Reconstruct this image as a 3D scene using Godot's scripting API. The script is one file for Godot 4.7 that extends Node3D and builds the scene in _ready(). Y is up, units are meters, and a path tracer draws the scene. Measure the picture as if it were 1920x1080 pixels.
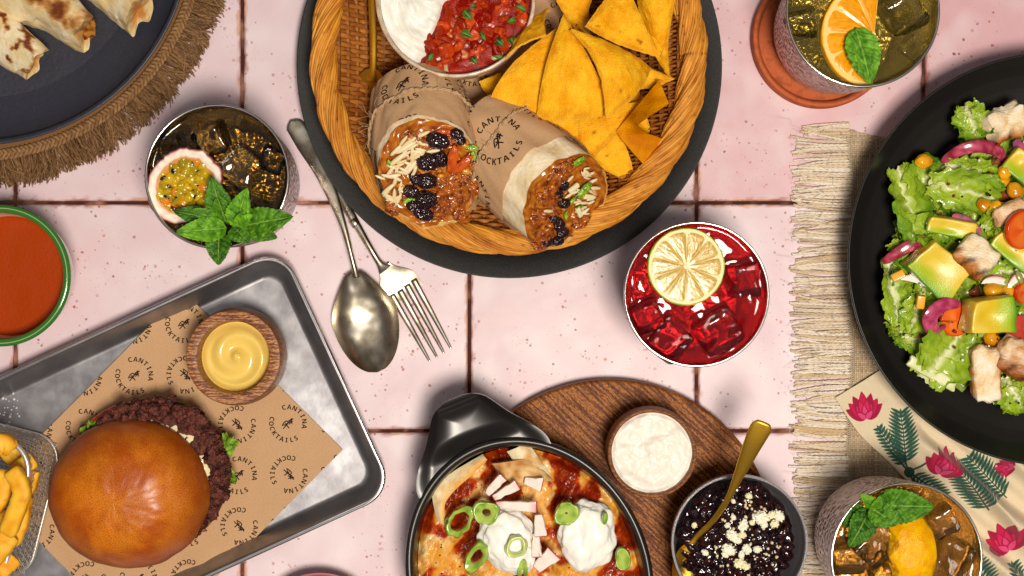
extends Node3D
# A restaurant table seen straight from above. Units are metres, y is up.
# at(x, y, h) is the place on the table, h above the tiles, that lies under a point of the plan drawing
# (a plan at 426 units per 15 cm tile, seen from a camera 1.05 m above the table).
const S := 0.15 / 426.0
const H := 1.05
var mats := {}
var names := {}
var texs := {}
var balls := {}
var nz := FastNoiseLite.new()
var nzf := FastNoiseLite.new()
var rng := RandomNumberGenerator.new()


func at(x: float, y: float, h := 0.0) -> Vector3:
	var k := S * (H - h) / H
	return Vector3((x - 960.0) * k, h, (y - 540.0) * k)

func len_at(n: float, h := 0.0) -> float:
	return n * S * (H - h) / H

func L(hex: String) -> Color:
	return Color.html(hex).srgb_to_linear()

func rnd(a := 0.0, b := 1.0) -> float:
	return rng.randf_range(a, b)

func n3(p: Vector3, f: float, o := 0.0) -> float:
	return nz.get_noise_3d(p.x * f + o * 17.3, p.y * f + o * 5.1, p.z * f - o * 11.7)


class Shape:
	var v := PackedVector3Array()
	var uv := PackedVector2Array()
	var c := PackedColorArray()
	var ix := PackedInt32Array()

	func grid(nu: int, nv: int, f: Callable, col = null, wu := false, wv := false, us := Vector2.ONE) -> Shape:
		var base := v.size()
		var cu := nu if wu else nu + 1
		var cv := nv if wv else nv + 1
		var fixed := col is Color
		var flat: Color = col if fixed else Color.WHITE
		for j in cv:
			var b := float(j) / nv
			for i in cu:
				var a := float(i) / nu
				var p: Vector3 = f.call(a, b)
				v.append(p)
				uv.append(Vector2(a * us.x, b * us.y))
				c.append(col.call(a, b, p) if col is Callable else flat)
		for j in nv:
			var j1 := (j + 1) % cv
			for i in nu:
				var i1 := (i + 1) % cu
				var p00 := base + j * cu + i
				var p10 := base + j * cu + i1
				var p01 := base + j1 * cu + i
				var p11 := base + j1 * cu + i1
				ix.append(p00); ix.append(p10); ix.append(p01)
				ix.append(p10); ix.append(p11); ix.append(p01)
		return self

	# a sheet of a given thickness: top, underside and the four edges
	func slab(nu: int, nv: int, f: Callable, th: Vector3, col = null, us := Vector2.ONE) -> Shape:
		grid(nu, nv, f, col, false, false, us)
		grid(nu, nv, func(a, b): return f.call(1.0 - a, b) - th, (func(a, b, p): return col.call(1.0 - a, b, p)) if col is Callable else col, false, false, us)
		grid(nu, 1, func(a, b): return f.call(1.0 - a, 0.0) - th * b, (func(a, b, p): return col.call(1.0 - a, 0.0, p)) if col is Callable else col, false, false, Vector2(us.x, 0.0))
		grid(nu, 1, func(a, b): return f.call(a, 1.0) - th * b, (func(a, b, p): return col.call(a, 1.0, p)) if col is Callable else col, false, false, Vector2(us.x, 0.0))
		grid(nv, 1, func(a, b): return f.call(0.0, a) - th * b, (func(a, b, p): return col.call(0.0, a, p)) if col is Callable else col, false, false, Vector2(0.0, us.y))
		grid(nv, 1, func(a, b): return f.call(1.0, 1.0 - a) - th * b, (func(a, b, p): return col.call(1.0, 1.0 - a, p)) if col is Callable else col, false, false, Vector2(0.0, us.y))
		return self

	# profile: points (radius, height) from the outside bottom over the rim to the inside
	func lathe(o: Vector3, prof: Array, seg: int, col = null, squash := Vector2.ONE, turn := 0.0) -> Shape:
		var m := prof.size() - 1
		var ct := cos(turn)
		var sn := sin(turn)
		return grid(seg, m, func(a, b):
			var q: Vector2 = prof[roundi(b * m)]
			var x := cos(a * TAU) * q.x * squash.x
			var z := sin(a * TAU) * q.x * squash.y
			return o + Vector3(x * ct - z * sn, q.y, x * sn + z * ct), col, true)

	# rad: a number, or a function of t that gives Vector2(half width, half height)
	func tube(pts: Array, rad, seg := 6, col = null, closed := false, up := Vector3.UP) -> Shape:
		var m := pts.size()
		var fr := []
		var prev := up
		for i in m:
			var t: Vector3
			if closed:
				t = pts[(i + 1) % m] - pts[(i + m - 1) % m]
			else:
				t = pts[mini(i + 1, m - 1)] - pts[maxi(i - 1, 0)]
			t = t.normalized()
			var s := t.cross(prev)
			if s.length() < 0.001:
				s = t.cross(Vector3(0.3, 0.2, 0.9))
			s = s.normalized()
			prev = s.cross(t).normalized()
			fr.append([s, prev])
		var nvv := m if closed else m - 1
		grid(seg, nvv, func(a, b):
			var i := roundi(b * nvv)
			var r := Vector2(rad, rad) if rad is float else rad.call(float(i) / (m - 1))
			var g: float = a * TAU
			return pts[i] + fr[i][0] * cos(g) * r.x + fr[i][1] * sin(g) * r.y, col, true, closed)
		if not closed:
			for e in [0, m - 1]:
				var k := v.size()
				var first := k - seg * m if e == 0 else k - seg
				if e == m - 1:
					first = k - 1 - seg
				v.append(pts[e]); uv.append(Vector2.ZERO); c.append(c[first])
				for i in seg:
					if e == 0:
						ix.append(first + i); ix.append(k); ix.append(first + (i + 1) % seg)
					else:
						ix.append(first + i); ix.append(first + (i + 1) % seg); ix.append(k)
		return self

	# a box with rounded edges; wob(p) moves the points
	func rbox(size: Vector3, r: float, n: int, xf: Transform3D, col = null, wob = null) -> Shape:
		var h := size * 0.5
		for ax in 3:
			for sg in [-1.0, 1.0]:
				var u := (ax + 1) % 3
				var w := (ax + 2) % 3
				if sg < 0:
					var q := u
					u = w
					w = q
				var lu := _steps(h[u], r, n)
				var lw := _steps(h[w], r, n)
				var m := lu.size() - 1
				grid(m, m, func(a, b):
					var p := Vector3.ZERO
					p[ax] = sg * h[ax]
					p[u] = lw_pick(lu, a)
					p[w] = lw_pick(lw, b)
					var inn := p.clamp(-(h - Vector3.ONE * r), h - Vector3.ONE * r)
					p = inn + (p - inn).normalized() * r
					if wob != null:
						p = wob.call(p)
					return xf * p, col)
				var tri := m * m * 6
				var st := ix.size() - tri
				for t in range(st, ix.size(), 3):   # this winding faces inwards: turn it round
					var q := ix[t]
					ix[t] = ix[t + 1]
					ix[t + 1] = q
		return self

	static func lw_pick(l: Array, a: float) -> float:
		return l[roundi(a * (l.size() - 1))]

	static func _steps(hh: float, r: float, n: int) -> Array:
		var l := [-hh, -hh + 0.4 * r, -hh + r]
		for i in range(1, n):
			l.append(lerpf(-hh + r, hh - r, float(i) / n))
		l.append_array([hh - r, hh - 0.4 * r, hh])
		return l

	func mesh() -> ArrayMesh:
		var n := PackedVector3Array()
		n.resize(v.size())
		for t in range(0, ix.size(), 3):
			var a := ix[t]
			var b := ix[t + 1]
			var d := ix[t + 2]
			var fn := (v[d] - v[a]).cross(v[b] - v[a])
			n[a] += fn
			n[b] += fn
			n[d] += fn
		for i in n.size():
			var q := n[i] * 1e8
			n[i] = q.normalized() if q.length_squared() > 0.0 else Vector3.UP
		var ar := []
		ar.resize(Mesh.ARRAY_MAX)
		ar[Mesh.ARRAY_VERTEX] = v
		ar[Mesh.ARRAY_NORMAL] = n
		ar[Mesh.ARRAY_TEX_UV] = uv
		ar[Mesh.ARRAY_COLOR] = c
		ar[Mesh.ARRAY_INDEX] = ix
		var m := ArrayMesh.new()
		m.add_surface_from_arrays(Mesh.PRIMITIVE_TRIANGLES, ar)
		return m


func ball(level: int) -> Array:
	if balls.has(level):
		return balls[level]
	var t := (1.0 + sqrt(5.0)) / 2.0
	var v: Array = []
	var f: Array = []
	if level == 0:
		for s in [[-1, t, 0], [1, t, 0], [-1, -t, 0], [1, -t, 0], [0, -1, t], [0, 1, t], [0, -1, -t], [0, 1, -t], [t, 0, -1], [t, 0, 1], [-t, 0, -1], [-t, 0, 1]]:
			v.append(Vector3(s[0], s[1], s[2]).normalized())
		f = [[0, 11, 5], [0, 5, 1], [0, 1, 7], [0, 7, 10], [0, 10, 11], [1, 5, 9], [5, 11, 4], [11, 10, 2], [10, 7, 6], [7, 1, 8], [3, 9, 4], [3, 4, 2], [3, 2, 6], [3, 6, 8], [3, 8, 9], [4, 9, 5], [2, 4, 11], [6, 2, 10], [8, 6, 7], [9, 8, 1]]
	else:
		var o := ball(level - 1)
		v = o[0].duplicate()
		var mid := {}
		for q in o[1]:
			var m := []
			for e in 3:
				var a: int = q[e]
				var b: int = q[(e + 1) % 3]
				var key := mini(a, b) * 100000 + maxi(a, b)
				if not mid.has(key):
					mid[key] = v.size()
					v.append((v[a] + v[b]).normalized())
				m.append(mid[key])
			f.append_array([[q[0], m[0], m[2]], [q[1], m[1], m[0]], [q[2], m[2], m[1]], [m[0], m[1], m[2]]])
	balls[level] = [v, f]
	return balls[level]

# a lump: unit ball, pushed in and out by noise, then placed by xf
func blob(s: Shape, xf: Transform3D, level := 2, amp := 0.0, freq := 1.5, sd := 0.0, col = null, amp2 := 0.0, freq2 := 5.0) -> Shape:
	var b := ball(level)
	var base := s.v.size()
	for p in b[0]:
		var q: Vector3 = p
		if amp > 0.0:
			q = p * (1.0 + amp * n3(p, freq, sd) + (amp2 * n3(p, freq2, sd + 3.0) if amp2 > 0.0 else 0.0))
		var w := xf * q
		s.v.append(w)
		s.uv.append(Vector2(p.x, p.z))
		s.c.append(col.call(p, w) if col is Callable else (col if col is Color else Color.WHITE))
	for t in b[1]:
		s.ix.append(base + t[0]); s.ix.append(base + t[2]); s.ix.append(base + t[1])
	return s

func xf(o: Vector3, size: Vector3, yaw := 0.0, pitch := 0.0, roll := 0.0) -> Transform3D:
	return Transform3D(Basis.from_euler(Vector3(pitch, yaw, roll)) * Basis.from_scale(size), o)


# ---- materials -------------------------------------------------------------------------
func mat(key: String, col := Color.WHITE, rough := 0.5, o := {}) -> StandardMaterial3D:
	if mats.has(key):
		return mats[key]
	var m := StandardMaterial3D.new()
	m.resource_name = key
	m.albedo_color = col
	m.roughness = rough
	m.metallic_specular = 0.4
	m.metallic = o.get("metal", 0.0)
	m.vertex_color_use_as_albedo = o.get("vc", false)
	if o.has("spec"):
		m.metallic_specular = o.spec
	if o.has("tex"):
		m.albedo_texture = o.tex
	if o.has("bump"):
		m.heightmap_enabled = true
		m.heightmap_texture = o.bump
		m.heightmap_scale = o.get("relief", 0.03)
	if o.has("rtex"):
		m.roughness_texture = o.rtex
	if o.has("tri"):
		m.uv1_triplanar = true
		m.uv1_scale = o.tri if o.tri is Vector3 else Vector3.ONE * o.tri
		m.uv1_world_triplanar = o.get("world", false)
	elif o.has("uvs"):
		m.uv1_scale = o.uvs
	if o.has("detail"):
		m.detail_enabled = true
		m.detail_albedo = o.detail
		m.detail_blend_mode = BaseMaterial3D.BLEND_MODE_MUL
		m.detail_uv_layer = BaseMaterial3D.DETAIL_UV_2
		m.uv2_triplanar = true
		m.uv2_scale = o.dtri if o.dtri is Vector3 else Vector3.ONE * o.dtri
	if o.has("sss"):
		m.subsurf_scatter_enabled = true
		m.subsurf_scatter_strength = o.sss * 0.2
	if o.has("coat"):
		m.clearcoat_enabled = true
		m.clearcoat = o.coat
		m.clearcoat_roughness = o.get("coat_rough", 0.1)
	if o.has("sheen"):
		m.rim_enabled = true
		m.rim = o.sheen
		m.rim_tint = 0.6
	if o.has("back"):
		m.backlight_enabled = true
		m.backlight = o.back
	if o.has("refr"):
		m.refraction_enabled = true
		m.refraction_scale = o.refr
		m.albedo_color.a = 0.0
		m.transparency = BaseMaterial3D.TRANSPARENCY_ALPHA
	mats[key] = m
	return m

func ramp(stops: Array) -> Gradient:
	var g := Gradient.new()
	var off := PackedFloat32Array()
	var cs := PackedColorArray()
	for q in stops:
		off.append(q[0])
		cs.append(Color.html(q[1]))
	g.offsets = off
	g.colors = cs
	return g

func noise_tex(key: String, kind: int, freq: float, oct: int, stops := [], size := 512, sd := 1) -> NoiseTexture2D:
	if texs.has(key):
		return texs[key]
	var n := FastNoiseLite.new()
	n.noise_type = kind
	n.seed = sd
	n.frequency = freq
	n.fractal_octaves = oct
	n.fractal_type = FastNoiseLite.FRACTAL_FBM if oct > 1 else FastNoiseLite.FRACTAL_NONE
	if kind == FastNoiseLite.TYPE_CELLULAR:
		n.cellular_return_type = FastNoiseLite.RETURN_DISTANCE
	var t := NoiseTexture2D.new()
	t.width = size
	t.height = size
	t.seamless = true
	t.noise = n
	if stops.size():
		t.color_ramp = ramp(stops)
	texs[key] = t
	return t


# ---- naming ----------------------------------------------------------------------------
func numbered(called: String) -> String:
	var k: int = names.get(called, 0)
	names[called] = k + 1
	return called if k == 0 else "%s_%03d" % [called, k]

func tag(o: Node3D, label: String, category: String, group := "") -> Node3D:
	o.set_meta("label", label)
	if category != "":
		o.set_meta("category", category)
	if group != "":
		o.set_meta("group", group)
	return o

func origin_of(n: Node) -> Vector3:
	return Vector3.ZERO if n == self else (n as Node3D).position + origin_of(n.get_parent())

func thing(called: String, where: Vector3, label: String, category: String, group := "") -> Node3D:
	var o := Node3D.new()
	o.name = numbered(called)
	o.position = where
	add_child(o)
	return tag(o, label, category, group)

# shapes are drawn in the table's own axes and moved into those of the thing they belong to
func part(called: String, s: Shape, m: Material, parent: Node, stuff := false) -> MeshInstance3D:
	var o := MeshInstance3D.new()
	o.name = called
	s.v = Transform3D(Basis(), -origin_of(parent)) * s.v
	o.mesh = s.mesh()
	o.material_override = m
	parent.add_child(o, true)
	if stuff:
		o.set_meta("kind", "stuff")
	return o

func solo(called: String, s: Shape, m: Material, label: String, category: String, group := "") -> MeshInstance3D:
	var lo := s.v[0]
	var hi := s.v[0]
	for p in s.v:
		lo = lo.min(p)
		hi = hi.max(p)
	var o := MeshInstance3D.new()
	o.name = numbered(called)
	o.position = Vector3((lo.x + hi.x) / 2, lo.y, (lo.z + hi.z) / 2)
	s.v = Transform3D(Basis(), -o.position) * s.v
	o.mesh = s.mesh()
	o.material_override = m
	add_child(o)
	return tag(o, label, category, group)

func struct(o: Node3D) -> Node3D:
	o.set_meta("kind", "structure")
	return o

# a smooth path through points
func path(pts: Array, n: int) -> Array:
	var r := []
	var m := pts.size() - 1
	for i in n + 1:
		var t := float(i) / n * m
		var k := mini(int(t), m - 1)
		r.append((pts[k] as Vector3).cubic_interpolate(pts[k + 1], pts[maxi(k - 1, 0)], pts[mini(k + 2, m)], t - k))
	return r

func path2(pts: Array, n: int) -> Array:
	var r := []
	var m := pts.size() - 1
	for i in n + 1:
		var t := float(i) / n * m
		var k := mini(int(t), m - 1)
		r.append((pts[k] as Vector2).cubic_interpolate(pts[k + 1], pts[maxi(k - 1, 0)], pts[mini(k + 2, m)], t - k))
	return r


func _ready() -> void:
	rng.seed = 7
	nz.noise_type = FastNoiseLite.TYPE_SIMPLEX
	nz.frequency = 1.0
	nz.fractal_octaves = 2
	nz.seed = 3
	nzf.noise_type = FastNoiseLite.TYPE_SIMPLEX
	nzf.frequency = 1.0
	nzf.fractal_octaves = 4
	nzf.seed = 9
	# camera straight above the table
	var cam := Camera3D.new()
	cam.name = "camera"
	cam.position = Vector3(0, H, 0)
	cam.rotation_degrees = Vector3(-90, 0, 0)
	cam.fov = rad_to_deg(2.0 * atan(540.0 * S / H))
	cam.far = 20.0
	cam.current = true
	add_child(cam)
	# a photographer's studio: dim grey room, one softbox at the lower right, plus an added overhead fill to brighten the metals
	var env := Environment.new()
	env.background_mode = Environment.BG_COLOR
	env.background_color = Color(0.28, 0.27, 0.27)
	env.background_energy_multiplier = 1.0
	env.tonemap_mode = Environment.TONE_MAPPER_LINEAR
	env.tonemap_exposure = 1.0
	env.sdfgi_enabled = true
	env.ssao_enabled = true
	env.ssil_enabled = true
	var we := WorldEnvironment.new()
	we.name = "environment"
	we.environment = env
	add_child(we)
	softbox("key_softbox", Vector3(0.18, 1.64, 0.27), Vector3(0, 0, 0), Vector2(0.32, 0.32), 2.75, Color(1.0, 0.955, 0.89))
	softbox("added_overhead_fill", Vector3(0.0, 2.3, 0.1), Vector3(0, 0, 0.05), Vector2(2.2, 2.2), 0.62, Color(1.0, 0.985, 0.97))  # added lamp without a known source, lifts reflections in the metals
	mat("saucy_food", Color.WHITE, 0.26, {"vc": true, "coat": 0.4})
	mat("wet_vegetable", Color.WHITE, 0.2, {"vc": true, "coat": 0.5})
	build_all()

func softbox(called: String, from: Vector3, to: Vector3, size: Vector2, energy: float, col: Color) -> void:
	var l := AreaLight3D.new()
	l.name = called
	l.area_size = size
	l.area_normalize_energy = true
	l.light_energy = energy
	l.light_color = col
	l.shadow_enabled = true
	l.set("area_range", 6.0)
	add_child(l)
	l.look_at_from_position(from, to, Vector3.UP)

func tabletop() -> void:
	var top := thing("tabletop", Vector3.ZERO, "table top of square pale pink tiles with dark worn joints", "table top")
	struct(top)
	# specks and blotches of the glaze
	var im := Image.create(1024, 1024, false, Image.FORMAT_RGB8)
	im.fill(Color(1, 1, 1))
	var r := RandomNumberGenerator.new()
	r.seed = 5
	for i in 9000:
		var x := r.randi() % 1024
		var y := r.randi() % 1024
		var dens := nz.get_noise_2d(x * 0.006, y * 0.006)
		if dens < r.randf_range(-0.5, 0.55):
			continue
		var rad := 0.4 + pow(r.randf(), 7.0) * 3.0
		var t := r.randf()
		var col := Color(0.70, 0.42, 0.42) if t < 0.6 else (Color(0.86, 0.60, 0.52) if t < 0.85 else Color(0.50, 0.32, 0.34))
		col = col.lerp(Color.WHITE, r.randf_range(0.15, 0.75))
		var n := int(ceil(rad))
		for dy in range(-n, n + 1):
			for dx in range(-n, n + 1):
				if dx * dx + dy * dy <= rad * rad * r.randf_range(0.6, 1.3):
					im.set_pixel((x + dx + 1024) % 1024, (y + dy + 1024) % 1024, col)
	var tex := ImageTexture.create_from_image(im)
	texs["tile_specks"] = tex
	var m := mat("glazed_tile", Color.WHITE, 0.42, {"vc": true, "tex": tex, "tri": 3.1, "world": true, "bump": noise_tex("glaze", FastNoiseLite.TYPE_SIMPLEX, 0.012, 4), "relief": 0.03})
	var grout := Shape.new()
	grout.grid(420, 300, func(a, b): return Vector3(lerpf(-0.476, 0.570, a), -0.0014, lerpf(-0.356, 0.244, b)), func(a, b, p): return L("4a2a22").lerp(L("b98474"), clampf(n3(p, 28.0, 4) * 1.6 + n3(p, 120.0, 2) * 0.5 - 0.05, 0, 0.9)))
	part("grout", grout, mat("grout", Color.WHITE, 0.9, {"vc": true, "bump": noise_tex("grain", FastNoiseLite.TYPE_SIMPLEX, 0.05, 4), "relief": 0.06, "tri": 20.0}), top)
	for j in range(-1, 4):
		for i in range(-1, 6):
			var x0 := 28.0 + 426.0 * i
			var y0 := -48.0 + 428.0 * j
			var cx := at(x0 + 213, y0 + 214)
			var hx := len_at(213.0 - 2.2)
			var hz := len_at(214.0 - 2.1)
			var deep := clampf((x0 - 800.0) / 500.0, 0.0, 1.0) * clampf((330.0 - y0) / 300.0, 0.0, 1.0)  # upper right tiles: mostly shade put into their pink, some tint of their own
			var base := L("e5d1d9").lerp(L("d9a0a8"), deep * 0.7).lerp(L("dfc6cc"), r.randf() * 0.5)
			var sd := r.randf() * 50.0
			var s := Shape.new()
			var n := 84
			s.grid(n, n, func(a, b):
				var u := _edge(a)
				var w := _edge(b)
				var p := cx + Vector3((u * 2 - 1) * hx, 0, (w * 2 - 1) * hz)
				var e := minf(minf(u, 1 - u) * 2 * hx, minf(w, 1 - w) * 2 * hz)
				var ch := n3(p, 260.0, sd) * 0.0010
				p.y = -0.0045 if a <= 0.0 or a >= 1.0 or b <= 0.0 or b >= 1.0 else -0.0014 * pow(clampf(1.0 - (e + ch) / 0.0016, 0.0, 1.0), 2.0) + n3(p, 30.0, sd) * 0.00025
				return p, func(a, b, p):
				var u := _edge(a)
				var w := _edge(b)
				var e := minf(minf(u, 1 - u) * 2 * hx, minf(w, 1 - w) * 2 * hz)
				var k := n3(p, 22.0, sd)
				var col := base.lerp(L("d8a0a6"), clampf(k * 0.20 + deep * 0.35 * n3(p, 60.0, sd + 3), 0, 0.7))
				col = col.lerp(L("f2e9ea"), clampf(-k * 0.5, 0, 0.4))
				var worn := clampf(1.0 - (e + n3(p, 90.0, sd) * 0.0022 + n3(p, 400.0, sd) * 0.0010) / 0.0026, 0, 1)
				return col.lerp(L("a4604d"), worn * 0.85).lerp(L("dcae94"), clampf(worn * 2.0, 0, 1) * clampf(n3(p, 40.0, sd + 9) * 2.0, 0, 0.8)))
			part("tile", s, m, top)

# denser towards both edges, so that the worn edge of a tile has points to bend
func _edge(a: float) -> float:
	return a - 0.8 * sin(a * TAU) / TAU


# ---- top left: jute placemat, plate, folded tortillas ------------------------------------------
func fine() -> NoiseTexture2D:
	return noise_tex("fine", FastNoiseLite.TYPE_SIMPLEX, 0.04, 4)

func jute_placemat() -> void:
	var o := at(-42, -127)
	var r0 := len_at(424)
	var t := thing("round_placemat", o, "round brown jute placemat with a braided edge and loose fringe under the blue-grey plate", "placemat")
	var m := mat("jute", Color.WHITE, 0.9, {"vc": true, "bump": fine(), "relief": 0.03, "tri": 60.0})
	var s := Shape.new()
	s.lathe(o, [Vector2(r0, 0.0008), Vector2(r0, 0.0045), Vector2(r0 * 0.5, 0.005), Vector2(0.001, 0.005)], 72, L("8a6038"))
	part("mat", s, m, t)
	# braid: interlaced cords round the edge
	for k in 3:
		var pts := []
		var n := 900
		for i in n:
			var g := TAU * i / n
			var ph := g * 105.0 + TAU * k / 3.0
			var rr := r0 - 0.001 + sin(ph) * 0.0030
			pts.append(o + Vector3(cos(g) * rr, 0.0058 + sin(2.0 * ph) * 0.0011, sin(g) * rr))
		var b := Shape.new()
		var dark := 0.0
		b.tube(pts, 0.00125, 5, func(a, bb, p): return L("a9835a").lerp(L("77512f"), clampf(0.4 + n3(p, 300.0, k), 0, 1)), true)
		part("braid_cord", b, m, t)
	# fringe: a few thousand loose fibres in tufts
	var f := Shape.new()
	var cnt := 3000
	for i in cnt:
		var g := rnd(-0.12, 1.75)
		var tuft := nz.get_noise_1d(g * 26.0)
		var tuft2 := nz.get_noise_1d(g * 70.0 + 40.0)
		var reach := len_at(478) * (1.0 + 0.016 * tuft + 0.012 * tuft2 + rnd(-0.025, 0.012))
		var sway := (tuft * 0.055 + tuft2 * 0.03) + rnd(-0.02, 0.02)
		if rnd() < 0.06:
			sway += rnd(-0.12, 0.12)
		var y0 := rnd(0.001, 0.0052)
		var pts := []
		var bend := rnd(-0.012, 0.012)
		for q in 6:
			var u := q / 5.0
			var rr := lerpf(r0 + 0.001, reach, u)
			var gg := g + sway * u * u + bend * sin(u * 5.0) * u
			pts.append(o + Vector3(cos(gg) * rr, lerpf(y0, rnd(0.0006, 0.0055), u) + 0.001 * sin(u * PI), sin(gg) * rr))
		var tone := clampf(0.45 + 0.5 * tuft2 + rnd(-0.35, 0.35), 0, 1)
		var c0 := L("5b3a20").lerp(L("b28a60"), tone)
		f.tube(pts, rnd(0.00022, 0.0005), 3, c0)
	part("fringe", f, m, t, true)

func dark_plate() -> void:
	var h := 0.026
	var o := at(-41.7, -127.4, h)
	o.y = 0.005
	var r := len_at(399.6, h)
	var t := thing("dinner_plate", o, "large matte blue-grey plate holding folded tortillas, cut off by the top left corner", "plate")
	var m := mat("blue_grey_stoneware", Color.html("3c3e4a"), 0.42, {"tex": noise_tex("stone_specks", FastNoiseLite.TYPE_SIMPLEX, 0.16, 2, [[0.0, "dddde0"], [0.62, "d0d0d6"], [0.74, "ffffff"], [1.0, "ffffff"]]), "tri": 9.0, "bump": fine(), "relief": 0.012, "spec": 0.45})
	var prof := []
	for q in path2([Vector2(0.001, 0.001), Vector2(r * 0.55, 0.001), Vector2(r * 0.62, 0.0), Vector2(r * 0.66, 0.003), Vector2(r * 0.9, 0.010), Vector2(r * 0.99, 0.0195), Vector2(r, 0.0208), Vector2(r * 0.992, 0.0213), Vector2(r * 0.977, 0.0202), Vector2(r * 0.962, 0.0155), Vector2(r * 0.93, 0.0105), Vector2(r * 0.85, 0.0068), Vector2(r * 0.7, 0.0055), Vector2(r * 0.35, 0.0052), Vector2(0.001, 0.0052)], 70):
		prof.append(q)
	var s := Shape.new()
	s.lathe(o, prof, 120)
	part("plate_body", s, m, t)
	# three folded tortillas fan out from the plate's middle
	wrap_tortilla([Vector3(-200, -190, 0.02), Vector3(-150, 40, 0.02)], [Vector3(83, 84, 0.030), Vector3(54, 154, 0.016)], 1.0, "folded tortilla with scattered brown blisters, nearest the left edge", 0)
	wrap_tortilla([Vector3(-40, -220, 0.03), Vector3(-180, -30, 0.02)], [Vector3(172, 32, 0.042), Vector3(156, 96, 0.021)], 2.0, "folded tortilla with one large dark scorch, filling showing at its open end, middle of three", 1)
	wrap_tortilla([Vector3(150, -240, 0.03), Vector3(20, -120, 0.02)], [Vector3(281, -10, 0.040), Vector3(247, 67, 0.020)], 3.0, "pale folded tortilla without scorch marks, nearest the top edge of the photo", 2)

# a flattened roll from the edge a0-a1 (far end) to b0-b1 (open end)
func wrap_tortilla(a: Array, b: Array, sd: float, label: String, kind: int) -> void:
	var a0 := at(a[0].x, a[0].y, a[0].z)
	var a1 := at(a[1].x, a[1].y, a[1].z)
	var b0 := at(b[0].x, b[0].y, b[0].z)
	var b1 := at(b[1].x, b[1].y, b[1].z)
	# the two long edges; the roll widens towards the far end
	var o := (a0 + a1 + b0 + b1) / 4.0
	o.y = 0.011
	var t := thing("folded_tortilla", o, label, "tortilla wrap", "folded tortillas on the blue-grey plate")
	var m := mat("tortilla", Color.WHITE, 0.62, {"vc": true, "bump": noise_tex("dough", FastNoiseLite.TYPE_SIMPLEX, 0.018, 4), "relief": 0.05, "tri": 22.0, "sss": 0.08})
	var hump = [0.013, 0.019, 0.018][kind]
	var f := func(u, w):
		# u across (0..1 over the top, wraps round below), w along
		var e0: Vector3 = a0.lerp(b0, w)
		var e1: Vector3 = a1.lerp(b1, w)
		var g: float = u * TAU
		var across := e1 - e0
		var mid := (e0 + e1) * 0.5
		var p: Vector3 = mid - across * 0.5 * cos(g)
		var top := maxf(sin(g), 0.0)
		p.y += top * hump * (0.7 + 0.3 * w) + minf(sin(g), 0.0) * 0.004
		p.y += n3(p, 26.0, sd) * 0.0022 * top + n3(p, 110.0, sd) * 0.00035
		p.x += n3(p, 22.0, sd + 5) * 0.002 * w
		p.z += n3(p, 22.0, sd + 8) * 0.002
		p += (b0 - a0).normalized() * (n3(p, 42.0, sd + 2) * 0.006 + 0.004 * sin(u * TAU + sd)) * w
		p.y = maxf(p.y, 0.0115)
		return p
	var col := func(u, w, p):
		var c := L("f0e2bd").lerp(L("e7c98c"), clampf(0.5 + n3(p, 40.0, sd + 1) * 0.8, 0, 1))
		c = c.lerp(L("f7f0dc"), clampf(n3(p, 70.0, sd + 4) * 0.9, 0, 0.6))
		var burn := 0.0
		if kind == 0:
			burn = clampf((n3(p, 75.0, 31.0) + 0.25 * n3(p, 220.0, 3.0) - 0.22) * 4.0, 0, 1) * (1.0 if sin(u * TAU) > 0.0 else 0.0)
		elif kind == 1:
			var d: Vector3 = p - at(112, 15, 0.045)
			var ax := Vector3(0.87, 0, 0.49)
			var la := d.dot(ax) / 0.030
			var lb := (d - ax * d.dot(ax)).length() / 0.0085
			burn = clampf((1.15 - sqrt(la * la + lb * lb) + n3(p, 60.0, 6.0) * 0.55 + n3(p, 200.0, 6.0) * 0.25) * 1.5, 0, 1)
			burn = maxf(burn, clampf((n3(p, 55.0, 12.0) - 0.45) * 2.0, 0, 0.3))
		else:
			burn = clampf((n3(p, 55.0, 19.0) - 0.35) * 1.6, 0, 0.35)
		c = c.lerp(L("d18f3c"), clampf(burn * 1.6, 0, 0.9)).lerp(L("6e2f10"), clampf(burn * 1.5 - 0.55, 0, 0.95))
		var lip := clampf((w - 0.955) * 25.0, 0, 1) * 0.35
		return c.lerp(L("dcae6e"), lip)
	var s := Shape.new()
	s.grid(88, 90, f, col, true)
	part("tortilla", s, m, t)
	# the flat open end of the fold
	var e := Shape.new()
	e.grid(40, 4, func(u, w):
		var p: Vector3 = f.call(u, 1.0)
		var q: Vector3 = (b0 + b1) * 0.5
		q.y = (f.call(0.25, 1.0).y + 0.0115) * 0.5
		var flat_p = p.lerp(q, w * 0.96) - (b0 - a0).normalized() * 0.004 * w
		return flat_p, func(u, w, p): return L("e9d29c").lerp(L("c98a44"), clampf(w * 1.5 + n3(p, 200.0, sd), 0, 1)), true)
	part("inner_fold", e, m, t)
	if kind == 1:
		# the second layer that peeps out beside the open end, caramel brown inside
		var g := Shape.new()
		g.slab(14, 40, func(u, w):
			var top := at(lerpf(160, 178, u), lerpf(24, 38, u) , 0.040)
			var bot := at(lerpf(150, 160, u), lerpf(93, 84, u), 0.019)
			var p: Vector3 = top.lerp(bot, w)
			p += Vector3(0.003 * sin(w * 3.0) * u, 0.002 * sin(u * PI), 0)
			p.x += n3(p, 160.0, 4) * 0.0012
			return p, Vector3(0.0, 0.0012, 0), func(u, w, p): return L("c98a3a").lerp(L("6f2c0c"), clampf(0.55 + n3(p, 120.0, 2) * 1.4 - u * 0.4, 0, 1)))
		part("toasted_fold", g, mat("saucy_food"), t)


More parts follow.
